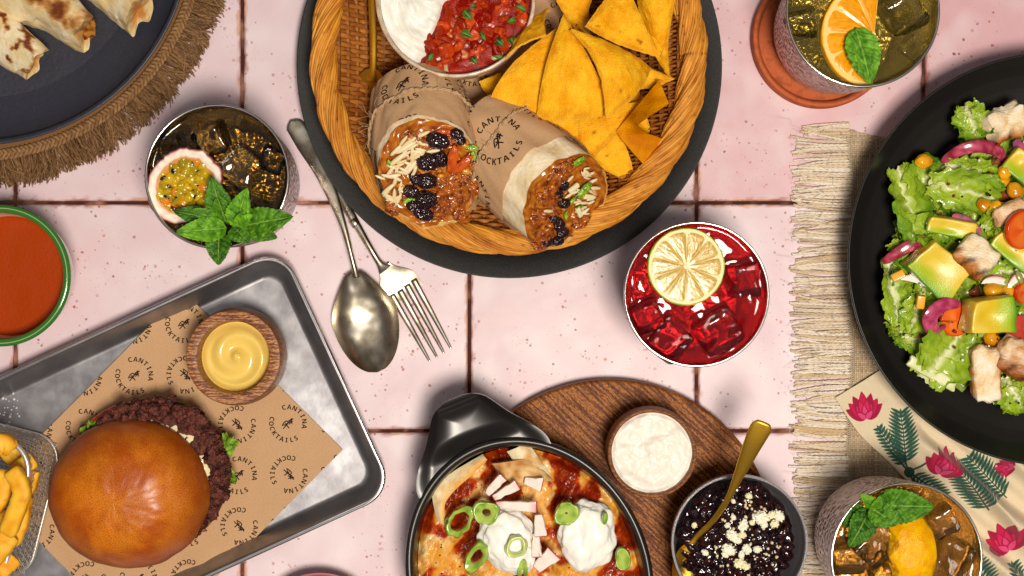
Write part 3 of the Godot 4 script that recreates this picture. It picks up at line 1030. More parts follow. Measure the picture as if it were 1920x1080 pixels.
func left_bottom() -> void:
	# green rimmed bowl of red sauce
	var h := 0.06
	var o := at(-1, 517, h)
	o.y = 0.0
	var r := len_at(129, h)
	var t := thing("sauce_bowl", o, "cream bowl with a green rim full of smooth orange red sauce, at the left edge", "bowl")
	var s := Shape.new()
	s.lathe(o, path2([Vector2(0.001, 0), Vector2(r * 0.45, 0), Vector2(r * 0.5, 0.004), Vector2(r * 0.8, 0.02), Vector2(r * 0.95, 0.04), Vector2(r * 0.99, 0.0585), Vector2(r * 0.965, 0.0585), Vector2(r * 0.90, 0.04), Vector2(r * 0.72, 0.018), Vector2(r * 0.4, 0.007), Vector2(0.001, 0.006)], 50), 96)
	part("bowl", s, mat("cream_glaze", Color.html("e2c9b0"), 0.2, {"coat": 0.6}), t)
	var g := Shape.new()
	var ring := []
	for i in 100:
		ring.append(o + Vector3(cos(TAU * i / 100.0) * r * 0.975, 0.0585, sin(TAU * i / 100.0) * r * 0.975))
	g.tube(ring, func(_t): return Vector2(0.0024, 0.0021), 10, null, true)
	part("green_rim", g, mat("green_glaze", Color.html("2f7a2c"), 0.16, {"coat": 0.8}), t)
	for k in 7:
		var ln := Shape.new()
		var pts := []
		for i in 24:
			var u := i / 23.0
			var gg := -1.9 + k * 0.62 + u * 0.75
			var yy := 0.053 - 0.007 * sin(u * PI) + (0.002 if k % 2 else 0.0)
			var rr := r * (lerpf(0.90, 0.962, (yy - 0.04) / 0.0185)) - 0.0001
			pts.append(o + Vector3(cos(gg) * rr, yy, sin(gg) * rr))
		ln.tube(pts, 0.00035, 4)
		part("painted_line", ln, mat("olive_paint", Color.html("8a7a2a"), 0.3), t)
	var f := Shape.new()
	f.grid(72, 24, func(a, b):
		var rr = r * 0.885 * (1.0 - b) + 0.0003
		var p := o + Vector3(cos(a * TAU) * rr, 0.0372 + 0.0010 * pow(1.0 - minf(b * 14.0, 1.0), 2.0), sin(a * TAU) * rr)
		p.y += 0.0004 * n3(p, 30.0)
		return p, null, true)
	part("sauce", f, mat("red_sauce", Color.html("a84006"), 0.24, {"tex": noise_tex("sauce_grain", FastNoiseLite.TYPE_SIMPLEX, 0.12, 3, [[0.0, "e2c9b8"], [0.5, "ffffff"], [0.66, "ffe8b8"], [0.78, "ffd080"], [1.0, "ffc060"]]), "tri": 14.0, "spec": 0.3, "bump": fine(), "relief": 0.012}), t)
	sheet_tray()
	fry_basket()
	burger()
	cutlery()
	# sliver of a pink plate at the bottom edge
	var po := at(600, 1196, 0.022)
	po.y = 0
	var pr := len_at(122, 0.022)
	var ps := Shape.new()
	ps.lathe(po, path2([Vector2(0.001, 0), Vector2(pr * 0.6, 0), Vector2(pr * 0.9, 0.012), Vector2(pr, 0.0215), Vector2(pr * 0.985, 0.0228), Vector2(pr * 0.955, 0.0215), Vector2(pr * 0.85, 0.011), Vector2(pr * 0.6, 0.005), Vector2(0.001, 0.005)], 40), 72)
	solo("pink_dish", ps, mat("pink_glaze", Color.html("b06a74"), 0.3), "edge of a round pink dish below the metal tray, at the bottom edge", "dish")

func tray_frame() -> Array:
	# the tray's own axes: x along its long side (towards the upper right), z along its short side
	var ex := Vector3(0.909, 0, -0.4165)
	var ez := Vector3(0.4165, 0, 0.909)
	return [ex, ez, at(529, 463, 0.022)]

func sheet_tray() -> void:
	var fr := tray_frame()
	var ex: Vector3 = fr[0]
	var ez: Vector3 = fr[1]
	var corner: Vector3 = fr[2]
	var wid := 0.1745
	var lng := 0.30
	var mid := corner - ex * lng * 0.5 + ez * wid * 0.5
	mid.y = 0.0
	var t := thing("sheet_tray", mid, "worn grey metal sheet tray with a rolled rim under the burger and kraft paper", "tray")
	var outline := func(inset: float, rad: float, n: int) -> Array:
		var l := []
		var hx := lng * 0.5 - inset
		var hz := wid * 0.5 - inset
		for cnr in [[1, -1, -PI / 2], [1, 1, 0.0], [-1, 1, PI / 2], [-1, -1, PI]]:
			for i in n + 1:
				var g: float = cnr[2] + PI / 2 * i / n
				var q := Vector2(cnr[0] * (hx - rad) + cos(g) * rad, cnr[1] * (hz - rad) + sin(g) * rad)
				l.append(mid + ex * q.x + ez * q.y)
		return l
	# section from the rim's outer lip to the middle of the floor: inset, height, corner radius
	var sec := [[-0.0004, 0.0185, 0.020], [0.0, 0.0205, 0.0197], [0.001, 0.0217, 0.019], [0.0022, 0.0216, 0.018], [0.0031, 0.0204, 0.0172], [0.0036, 0.019, 0.0168], [0.0075, 0.0085, 0.013], [0.0100, 0.0030, 0.0115], [0.0115, 0.0017, 0.011], [0.0135, 0.0014, 0.010], [0.03, 0.0014, 0.006], [0.05, 0.0014, 0.003], [0.0868, 0.0014, 0.0002]]
	var rings := []
	for q in sec:
		rings.append([outline.call(q[0], q[2], 10), q[1]])
	var n := 44
	var s := Shape.new()
	s.grid(n, sec.size() - 1, func(a, b):
		var k := roundi(b * (sec.size() - 1))
		var p: Vector3 = rings[k][0][roundi(a * n) % n]
		p.y = rings[k][1]
		return p, null, true)
	var m := mat("worn_aluminium", Color.html("a5a4a8"), 0.42, {"metal": 0.8, "tex": noise_tex("tarnish", FastNoiseLite.TYPE_SIMPLEX, 0.012, 5, [[0.0, "c6c3c4"], [0.45, "dedddf"], [0.7, "f2f2f2"], [1.0, "ffffff"]], 512, 21), "tri": 6.0, "bump": fine(), "relief": 0.002, "rtex": noise_tex("scuffs", FastNoiseLite.TYPE_SIMPLEX, 0.02, 5, [[0.0, "b8b8b8"], [1.0, "ffffff"]], 512, 23)})
	part("pan", s, m, t)
	# outside of the walls, down to the table
	var w := Shape.new()
	var sec2 := [[0.0135, 0.0002, 0.010], [0.0105, 0.0006, 0.0115], [0.0068, 0.009, 0.014], [0.0034, 0.0178, 0.0172], [0.0010, 0.0178, 0.019], [-0.0004, 0.0185, 0.020]]
	w.grid(n, sec2.size() - 1, func(a, b):
		var k := roundi(b * (sec2.size() - 1))
		var p: Vector3 = outline.call(sec2[k][0], sec2[k][2], 10)[roundi(a * n) % n]
		p.y = sec2[k][1]
		return p, null, true)
	part("outer_wall", w, m, t)
	var roll := Shape.new()
	var rp: Array = outline.call(0.0008, 0.0192, 10)
	var rl := []
	for p in rp:
		rl.append(p + Vector3(0, 0.0206, 0))
	roll.tube(rl, 0.0012, 8, null, true)
	part("rolled_rim", roll, mat("bright_rim", Color.html("c9c6c6"), 0.2, {"metal": 1.0}), t)
	# coarse salt spilt near the left edge
	var salt := Shape.new()
	for i in 26:
		var p := at(rnd(-5, 40), rnd(735, 800), 0.003)
		p.y = 0.0019
		salt.rbox(Vector3(1, 0.7, 0.9) * rnd(0.0006, 0.0014), 0.0001, 1, Transform3D(Basis.from_euler(Vector3(rnd(0, 1), rnd(0, 6), rnd(0, 1))), p))
	var so := solo("salt_flakes", salt, mat("salt", Color.html("f2eeee"), 0.3), "few white salt flakes spilt on the tray left of the paper", "salt")
	so.set_meta("kind", "stuff")
	# printed kraft paper: its corners on the tray
	var h := 0.0032
	var pa := at(345, 547, h)
	var ax := Vector3(0.7095, 0, 0.7047)
	var bx := Vector3(-0.7047, 0, 0.7095)
	var la := len_at(420, h)
	var lb := len_at(524, h)
	var org := at(540, 794, h)
	var pp := Shape.new()
	pp.slab(64, 72, func(a, b):
		var p = pa + ax * la * a + bx * lb * b
		p.y = h + 0.0007 * exp(-pow((a - 0.52) / 0.012, 2.0)) + 0.0006 * exp(-pow((b - 0.45 - 0.1 * a) / 0.010, 2.0)) + 0.0012 * (0.5 + n3(p, 14.0, 3)) + 0.0004 * n3(p, 60.0, 8) + 0.0012 * pow(absf(a * 2 - 1), 6.0) * (0.5 + 0.5 * sin(b * 9.0))
		var up = p - at(400, 1075, h)
		p += Vector3.UP * 0.0022 * exp(-pow(up.dot(ax) / 0.02, 2.0) - pow(up.dot(bx) / 0.006, 2.0))
		return p, Vector3(0, 0.00018, 0))
	# the print lies square to the table: its own coordinates are turned on the sheet
	for i in pp.v.size():
		var q := pp.v[i] - org
		pp.uv[i] = Vector2(q.x + q.z * -0.02, q.z + q.x * 0.02) / PRINT + Vector2(0.0, 0.0)
	solo("kraft_paper", pp, paper_mat(), "brown kraft paper printed with round logos lying on the metal tray", "paper")
	# wooden ramekin with yellow mayonnaise
	var wood := mat("olive_wood", Color.WHITE, 0.45, {"tex": wood_tex("olive_grain", "7a4424", "b9784a", "d29a64", 3), "tri": Vector3(4, 38, 44), "detail": pores_tex(), "dtri": Vector3(10, 60, 80), "bump": fine(), "relief": 0.01})
	ramekin(437, 670, 90, 68, 0.004, 0.044, 0.035, wood, L("f2cf6c"), mat("mayonnaise", Color.WHITE, 0.16, {"vc": true, "sss": 0.3, "coat": 0.5}), 0.0095, true, "round wooden ramekin of swirled yellow mayonnaise on the kraft paper", "ramekin", "mayonnaise")

func burger() -> void:
	var c := at(268, 908, 0.03)
	c.y = 0.0045
	var t := thing("burger", c, "burger with a shiny domed bun and a patty sticking out, on kraft paper", "burger")
	var bun_m := mat("bun", Color.WHITE, 0.42, {"vc": true, "tex": noise_tex("crust_flecks", FastNoiseLite.TYPE_SIMPLEX, 0.09, 4, [[0.0, "8a5a38"], [0.36, "d8b898"], [0.55, "ffffff"], [1.0, "fff2d8"]], 512, 29), "bump": noise_tex("crust", FastNoiseLite.TYPE_SIMPLEX, 0.03, 5), "relief": 0.09, "tri": 22.0, "coat": 0.35, "coat_rough": 0.3, "spec": 0.35})
	# bottom bun
	var bb := Shape.new()
	var cb := at(288, 888, 0.015)
	cb.y = 0.0045
	bb.lathe(cb, path2([Vector2(0.001, 0), Vector2(0.038, 0), Vector2(0.045, 0.004), Vector2(0.0475, 0.010), Vector2(0.0455, 0.016), Vector2(0.001, 0.017)], 24), 72, func(a, b, p): return L("c9842e").lerp(L("9c5a18"), clampf(0.5 + n3(p, 60.0), 0, 1)))
	part("bottom_bun", bb, bun_m, t)
	# crumbly patty
	var pm := mat("grilled_meat", Color.WHITE, 0.34, {"vc": true, "bump": fine(), "relief": 0.05, "tri": 45.0})
	var pt := Shape.new()
	var cp := at(292, 886, 0.032)
	var pr := 0.0465
	var meat := func(q: Vector3, w: Vector3) -> Color: return L("3c1d18").lerp(L("7a4236"), clampf(0.45 + n3(w, 150.0, 4) * 0.8 + n3(w, 500.0, 2) * 0.5, 0, 1)).lerp(L("1c0e0c"), clampf(n3(w, 70.0, 8) * 1.6 - 0.35, 0, 0.85))
	blob(pt, xf(cp, Vector3(pr * 0.97, 0.0105, pr * 0.99)), 5, 0.10, 4.0, 3.0, meat, 0.05, 11.0)
	for i in 150:
		var g := i * TAU / 50.0 + rnd(-0.05, 0.05)
		var ring := i / 50
		var rr := pr * (0.96 - 0.06 * ring) * (1.0 + 0.05 * nz.get_noise_1d(g * 2.2))
		var p := cp + Vector3(cos(g) * rr, rnd(0.002, 0.0085) + 0.001 * ring, sin(g) * rr)
		blob(pt, xf(p, Vector3(rnd(0.003, 0.0055), rnd(0.0025, 0.004), rnd(0.003, 0.005)), rnd(0, 6), rnd(0, 1)), 3, 0.35, 1.8, i, meat, 0.15, 5.0)
	part("patty", pt, pm, t)
	# cheese / sauce edge
	var ch := Shape.new()
	ch.grid(90, 8, func(a, b):
		var g: float = a * TAU
		var rr = lerpf(0.030, 0.0405, b) * (1.0 + 0.03 * nz.get_noise_1d(g * 3.0) * b)
		var p := at(284, 906, 0.042) + Vector3(cos(g) * rr, 0, sin(g) * rr)
		p.y = 0.0405 + 0.001 * nz.get_noise_1d(g * 4.0) - 0.003 * b * b
		return p, L("f3e2b4"), true)
	part("sauce_layer", ch, mat("mayonnaise"), t)
	for q in [[408, 835, 0.018, 0.2, 1.0], [425, 832, 0.012, 0.6, 1.0], [426, 892, 0.012, 1.3, 1.0], [165, 808, 0.010, 2.4, 1.0], [175, 800, 0.008, 2.8, 1.0], [330, 770, 0.012, -1.2, 1.0]]:
		var s := Shape.new()
		var p0 := at(q[0], q[1], 0.028)
		var sz: float = q[2]
		s.slab(14, 14, func(a, b):
			var p := p0 + Vector3((a - 0.5) * sz, 0, (b - 0.5) * sz * 0.8).rotated(Vector3.UP, -q[3])
			p.y += 0.002 * sin(a * 9.0 + q[0]) + 0.002 * n3(p, 220.0) 
			p += Vector3(n3(p, 300.0, 1), 0, n3(p, 300.0, 2)) * 0.002
			return p, Vector3(0, 0.0004, 0), func(a, b, p): return L("3f7a14").lerp(L("b4d44c"), clampf(0.5 + n3(p, 200.0, 3), 0, 1)))
		part("lettuce", s, lettuce_mat(), t)
	var to := Shape.new()
	to.lathe(at(262, 884, 0.022), [Vector2(0.001, 0.003), Vector2(0.049, 0.003), Vector2(0.0505, 0.0005), Vector2(0.049, -0.002), Vector2(0.001, -0.002)], 48, L("c8401c"), Vector2(0.92, 0.9))
	part("tomato", to, mat("wet_vegetable", Color.WHITE, 0.2, {"vc": true, "sss": 0.2, "coat": 0.5}), t)
	# the top bun: a slightly lopsided dome tipped to the left
	var tb := Shape.new()
	var ct := at(243, 926, 0.040)
	var B := Basis.from_euler(Vector3(0.03, 0, 0.06))
	tb.grid(110, 60, func(a, b):
		var g: float = a * TAU
		var q: float = b * PI
		var lat := pow(sin(q), 0.80)
		var dirv := Vector3(cos(g), 0, sin(g))
		var rim := 1.0 + 0.018 * nz.get_noise_2d(cos(g) * 1.5, sin(g) * 1.5) + 0.035 * cos(g * 2.0 + 0.6) * 0.5
		var rr := 0.0500 * lat * rim
		var y := cos(q)
		y = (0.034 * pow(maxf(y, 0.0), 1.15)) if y > 0 else 0.007 * y
		var p := Vector3(dirv.x * rr * 1.02, y, dirv.z * rr * 0.965)
		var w := ct + B * p
		w.y += 0.0009 * n3(w, 30.0) + 0.0004 * n3(w, 130.0) - 0.0005 * clampf(n3(w, 420.0, 7) - 0.35, 0.0, 1.0)
		# a faint crease and a small wrinkle near the torn right side
		var d := w - at(330, 930, 0.07)
		w.y -= 0.0008 * exp(-pow(d.z / 0.0015, 2.0)) * exp(-pow(d.x / 0.016, 2.0))
		return w, func(a, b, p):
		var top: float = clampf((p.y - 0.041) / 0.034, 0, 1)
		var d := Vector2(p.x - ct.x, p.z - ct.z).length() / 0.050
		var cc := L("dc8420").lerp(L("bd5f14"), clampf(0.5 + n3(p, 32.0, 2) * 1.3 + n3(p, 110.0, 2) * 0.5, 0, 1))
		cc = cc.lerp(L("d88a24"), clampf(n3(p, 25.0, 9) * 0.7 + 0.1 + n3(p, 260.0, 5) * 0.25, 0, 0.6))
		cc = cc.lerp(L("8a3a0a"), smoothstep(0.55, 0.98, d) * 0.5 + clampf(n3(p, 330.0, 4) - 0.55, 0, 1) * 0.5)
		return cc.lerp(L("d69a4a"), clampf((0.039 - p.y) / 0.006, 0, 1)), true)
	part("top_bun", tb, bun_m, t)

func lettuce_mat() -> StandardMaterial3D:
	return mat("lettuce", Color.WHITE, 0.3, {"vc": true, "back": Color(0.22, 0.32, 0.05), "bump": fine(), "relief": 0.02, "tri": 50.0, "coat": 0.3})

func fry_basket() -> void:
	# a rounded square wire basket, turned 14 degrees; rim above, smaller base below
	var yaw := deg_to_rad(14.0)
	var ex := Vector3(cos(yaw), 0, sin(yaw))
	var ez := Vector3(-sin(yaw), 0, cos(yaw))
	var hr := 0.078
	var half_t := 0.053
	var half_b := 0.047
	var crn := at(66, 838, hr)
	var c := crn - ex * half_t + ez * half_t
	c.y = 0.0045
	var t := thing("fry_basket", c, "wire mesh basket of thick fries standing on the tray at the left edge", "basket")
	var wire := mat("steel_wire", Color.html("e4dfd8"), 0.3, {"metal": 0.7})
	var loop := func(half: float, y: float, rad: float, n: int, off: Vector3) -> Array:
		var l := []
		for q in [[1, -1, -PI / 2], [1, 1, 0.0], [-1, 1, PI / 2], [-1, -1, PI]]:
			for i in n:
				var g: float = q[2] + PI / 2 * i / (n - 1)
				l.append(c + off + ex * (q[0] * (half - rad) + cos(g) * rad) + ez * (q[1] * (half - rad) + sin(g) * rad) + Vector3(0, y, 0))
		return l
	var off := Vector3(0.004, 0, -0.0015)
	var point := func(u: float, y: float) -> Vector3:
		# u: 0..1 once round, y: 0..1 up the wall
		var half := lerpf(half_b, half_t, y)
		var rad := lerpf(0.017, 0.020, y)
		var per := 4.0 * (2.0 * (half - rad)) + TAU * rad
		var d := fposmod(u, 1.0) * per
		var side := 2.0 * (half - rad)
		var arcl := rad * PI / 2
		for k in 4:
			var g0 := -PI / 2 + k * PI / 2
			var sx: float = [1, 1, -1, -1][k]
			var sz: float = [-1, 1, 1, -1][k]
			if d <= arcl:
				var g := g0 + d / rad
				return c + off * (1.0 - y) + ex * (sx * (half - rad) + cos(g) * rad) + ez * (sz * (half - rad) + sin(g) * rad) + Vector3(0, 0.002 + (hr - 0.0065) * y, 0)
			d -= arcl
			if d <= side:
				var g := g0 + PI / 2
				var n := Vector2(cos(g), sin(g))
				var tn := Vector2(-sin(g), cos(g))
				var q := Vector2(sx * (half - rad), sz * (half - rad)) + n * rad + tn * d
				return c + off * (1.0 - y) + ex * q.x + ez * q.y + Vector3(0, 0.002 + (hr - 0.0065) * y, 0)
			d -= side
		return c
	var mesh_s := Shape.new()
	var cnt := 80
	for fam in [1.0, -1.0]:
		for i in cnt:
			var pts := []
			for k in 12:
				var y := k / 11.0
				var p: Vector3 = point.call(i / float(cnt) + fam * y * 0.10, y)
				pts.append(p + (p - c) * Vector3(1, 0, 1) * 0.004 * fam * (1 if k % 2 else -1) * 0.3)
			mesh_s.tube(pts, 0.00025, 4)
	# bottom of the basket
	for i in 30:
		var u := (i + 0.5) / 30.0 * 2.0 - 1.0
		for fam in 2:
			var a := ex if fam == 0 else ez
			var b := ez if fam == 0 else ex
			mesh_s.tube([c + off + a * u * 0.045 - b * 0.044 + Vector3(0, 0.0022, 0), c + off + a * u * 0.045 + b * 0.044 + Vector3(0, 0.0022 + 0.0005 * fam, 0)], 0.00025, 4)
	part("mesh", mesh_s, wire, t, true)
	for q in [[half_t, hr - 0.0045, 0.020, 0.0017, 0.0], [half_t * 0.992, hr - 0.0085, 0.0196, 0.0009, 0.0], [half_b, 0.003, 0.017, 0.0012, 1.0]]:
		var s := Shape.new()
		s.tube(loop.call(q[0], q[1], q[2], 10, off * q[4]), q[3], 8, null, true)
		part("rim_wire" if q[4] == 0.0 else "base_wire", s, wire, t)
	# fries
	var fm := mat("fries", Color.WHITE, 0.55, {"vc": true, "bump": noise_tex("crust", 0, 0, 0), "relief": 0.03, "tri": 30.0, "sss": 0.15})
	var places := [
		[[22, 880, 0.086], [40, 925, 0.088], [12, 1005, 0.082], 0.0062, "long curved fry lying uppermost along the basket's right side"],
		[[-8, 842, 0.082], [4, 830, 0.083], [18, 838, 0.078], 0.007, "short thick fry in the basket's top corner"],
		[[14, 905, 0.066], [38, 880, 0.066], [62, 862, 0.062], 0.0062, "shaded fry reaching up to the basket's corner"],
		[[-20, 960, 0.078], [0, 930, 0.080], [8, 880, 0.078], 0.0065, "fry at the frame edge left of the long curved fry"],
		[[22, 1020, 0.07], [38, 975, 0.07], [44, 930, 0.066], 0.006, "fry pressed against the mesh below the long curved fry"],
		[[-25, 1060, 0.080], [-2, 1030, 0.082], [22, 1000, 0.078], 0.008, "broad fry in the lower part of the basket"],
		[[-20, 1085, 0.074], [5, 1065, 0.076], [26, 1045, 0.072], 0.007, "fry nearest the bottom left corner of the photo"],
		[[30, 950, 0.055], [50, 915, 0.055], [60, 880, 0.055], 0.006, "deep fry along the mesh near the basket's corner"],
		[[-40, 900, 0.06], [-10, 905, 0.062], [30, 915, 0.058], 0.0065, "buried fry crossing under the long curved fry"],
		[[-40, 1000, 0.06], [-5, 985, 0.062], [30, 965, 0.058], 0.0065, "buried fry crossing under the broad fry"],
		[[10, 860, 0.05], [25, 850, 0.05], [40, 845, 0.05], 0.0065, "browned deep fry under the short thick fry"]]
	var k := 0
	for q in places:
		var s := Shape.new()
		var pts := path([at(q[0][0], q[0][1], q[0][2]), at(q[1][0], q[1][1], q[1][2]), at(q[2][0], q[2][1], q[2][2])], 22)
		for i in pts.size():
			pts[i] += Vector3(n3(pts[i], 120.0, k), n3(pts[i], 120.0, k + 4), n3(pts[i], 120.0, k + 7)) * 0.0005
		var rad: float = q[3] * 0.86
		var seg := 20
		s.grid(seg, 22, func(a, b):
			var i := roundi(b * 22)
			var tn: Vector3 = (pts[mini(i + 1, 22)] - pts[maxi(i - 1, 0)]).normalized()
			var sd := tn.cross(Vector3.UP).normalized()
			var up := sd.cross(tn)
			var g: float = a * TAU + 0.4
			var e := minf(b, 1.0 - b)
			var rr := rad * pow(clampf(e * 14.0, 0.02, 1.0), 0.4)
			var sq := 1.0 / pow(pow(absf(cos(g)), 5.0) + pow(absf(sin(g)), 5.0), 0.2)
			var p: Vector3 = pts[i] + (sd * cos(g) + up * sin(g) * 0.85) * rr * sq
			return p + (sd * cos(g) + up * sin(g)) * (n3(p, 190.0, k) * 0.0004 + n3(p, 600.0, k) * 0.00025), func(a, b, p):
			var c1 := L("fac438").lerp(L("eb9c16"), clampf(0.4 + n3(p, 80.0, k) * 0.9, 0, 1))
			return c1.lerp(L("b8660c"), clampf(1.0 - minf(b, 1.0 - b) * 9.0, 0, 0.7) * 0.5 + clampf(n3(p, 140.0, k + 2) - 0.35, 0, 0.6)), true)
		solo("fry", s, fm, q[4], "fry", "thick fries in the wire basket")
		k += 1

func cutlery() -> void:
	var silver := mat("old_silver", Color.html("dcd6ca"), 0.34, {"metal": 1.0, "tex": noise_tex("patina", FastNoiseLite.TYPE_SIMPLEX, 0.012, 4, [[0.0, "b4aa94"], [0.35, "e2dacb"], [0.6, "faf7f2"], [1.0, "ffffff"]], 512, 33), "tri": 9.0, "rtex": noise_tex("scuffs", 0, 0, 0)})
	var end := at(548, 226, 0.006)
	var t := thing("serving_spoon", at(690, 600), "large tarnished silver spoon lying over the fork beside the black plate", "spoon")
	var pts := path([at(545, 226, 0.0042), at(575, 268, 0.0055), at(608, 330, 0.0095), at(641, 415, 0.0125), at(661, 488, 0.0125), at(668, 520, 0.0105)], 40)
	var w2 := path2([Vector2(0.0054, 0.0009), Vector2(0.0070, 0.0011), Vector2(0.0050, 0.0013), Vector2(0.0026, 0.0017), Vector2(0.0018, 0.0019), Vector2(0.0024, 0.0015)], 40)
	var s := Shape.new()
	s.tube(pts, func(u): return Vector2(w2[roundi(u * 40)].x * sqrt(clampf(u * 18.0 + 0.03, 0.0, 1.0)), w2[roundi(u * 40)].y), 14)
	part("handle", s, silver, t)
	# bowl: an egg-shaped shell
	var b0 := at(664, 508, 0.010)
	var b1 := at(708, 698, 0.009)
	var ax := b1 - b0
	var d := ax.normalized()
	var sd := d.cross(Vector3.UP).normalized()
	var wb := len_at(121, 0.01) * 0.5
	var sb := Shape.new()
	sb.slab(40, 48, func(a, b):
		var x: float = a * 2 - 1
		var w = wb * sqrt(maxf(1.0 - pow(absf(2.0 * pow(clampf(b, 0.0, 1.0), 0.86) - 1.0), 2.15), 0.0)) * lerpf(0.50, 1.0, smoothstep(-0.05, 0.48, b)) + 0.0012 * (1.0 - b)
		var p: Vector3 = b0 + d * (ax.length() * b) + sd * x * w
		var dep := sin(PI * clampf(b * 0.95 + 0.02, 0, 1))
		p.y = 0.0105 - 0.0095 * dep * (1.0 - x * x * x * x * 0.55 - 0.45 * x * x) + 0.0006 * n3(p, 40.0)
		return p, Vector3(0, 0.0009, 0))
	part("bowl", sb, silver, t)
	# fork
	var f := thing("serving_fork", at(780, 590), "tarnished silver four-tined fork half under the spoon", "fork")
	var fp := path([at(595, 300, 0.004), at(640, 372, 0.006), at(668, 420, 0.0085), at(697, 470, 0.0095), at(712, 494, 0.008), at(722, 506, 0.006)], 36)
	var fw := path2([Vector2(0.0050, 0.001), Vector2(0.0036, 0.0013), Vector2(0.0026, 0.0016), Vector2(0.0021, 0.0018), Vector2(0.0024, 0.0015), Vector2(0.0048, 0.0011)], 36)
	var fs := Shape.new()
	fs.tube(fp, func(u): return Vector2(fw[roundi(u * 36)].x, fw[roundi(u * 36)].y), 14)
	part("handle", fs, silver, f)
	var ring := Shape.new()
	ring.tube([at(661, 412, 0.0082), at(665, 418, 0.0084), at(669, 424, 0.0086)], func(_u): return Vector2(0.0030, 0.0024), 14)
	part("collar", ring, silver, f)
	var r0 := at(720, 500, 0.006)
	var r1 := at(762, 556, 0.0035)
	var fd := (r1 - r0).normalized()
	var fsd := fd.cross(Vector3.UP).normalized()
	var ro := Shape.new()
	ro.slab(24, 20, func(a, b):
		var x: float = a * 2 - 1
		var w := lerpf(0.0045, 0.0136, smoothstep(0.0, 0.62, b))
		var p: Vector3 = r0 + (r1 - r0) * b + fsd * x * w
		p.y += -0.0022 * sin(PI * b * 0.8) * (1.0 - 0.4 * x * x)
		return p, Vector3(0, 0.0016, 0))
	var shoulder := part("shoulder", ro, silver, f)
	for q in [[742, 566, 806, 678], [757, 558, 820, 671], [770, 548, 833, 663], [783, 538, 846, 654]]:
		var tn := Shape.new()
		var a := at(q[0], q[1], 0.003)
		var b := at(q[2], q[3], 0.0065)
		tn.tube(path([a - (b - a) * 0.12 + Vector3(0, 0.0003, 0), a.lerp(b, 0.33) - Vector3(0, 0.0012, 0), a.lerp(b, 0.7) - Vector3(0, 0.0008, 0), b], 24), func(u): return Vector2(lerpf(0.0022, 0.0007, pow(u, 1.5)), lerpf(0.0011, 0.0006, u)), 10)
		part("tine", tn, silver, shoulder)


# ---- the black plate with the rattan basket ------------------------------------------------------
# where the line of sight through a plan point meets a plane
func onto(px: float, py: float, o: Vector3, n: Vector3) -> Vector3:
	var e := Vector3(0, H, 0)
	var d := at(px, py) - e
	return e + d * ((o - e).dot(n) / d.dot(n))

func basket_floor(x: float, z: float, o: Vector3, r: float) -> float:
	# height of the woven dish at a place: flat floor, curved wall
	var q := Vector2(x - o.x, z - o.z).length() / r
	return 0.010 + 0.046 * pow(clampf((q - 0.55) / 0.42, 0.0, 1.0), 1.7)

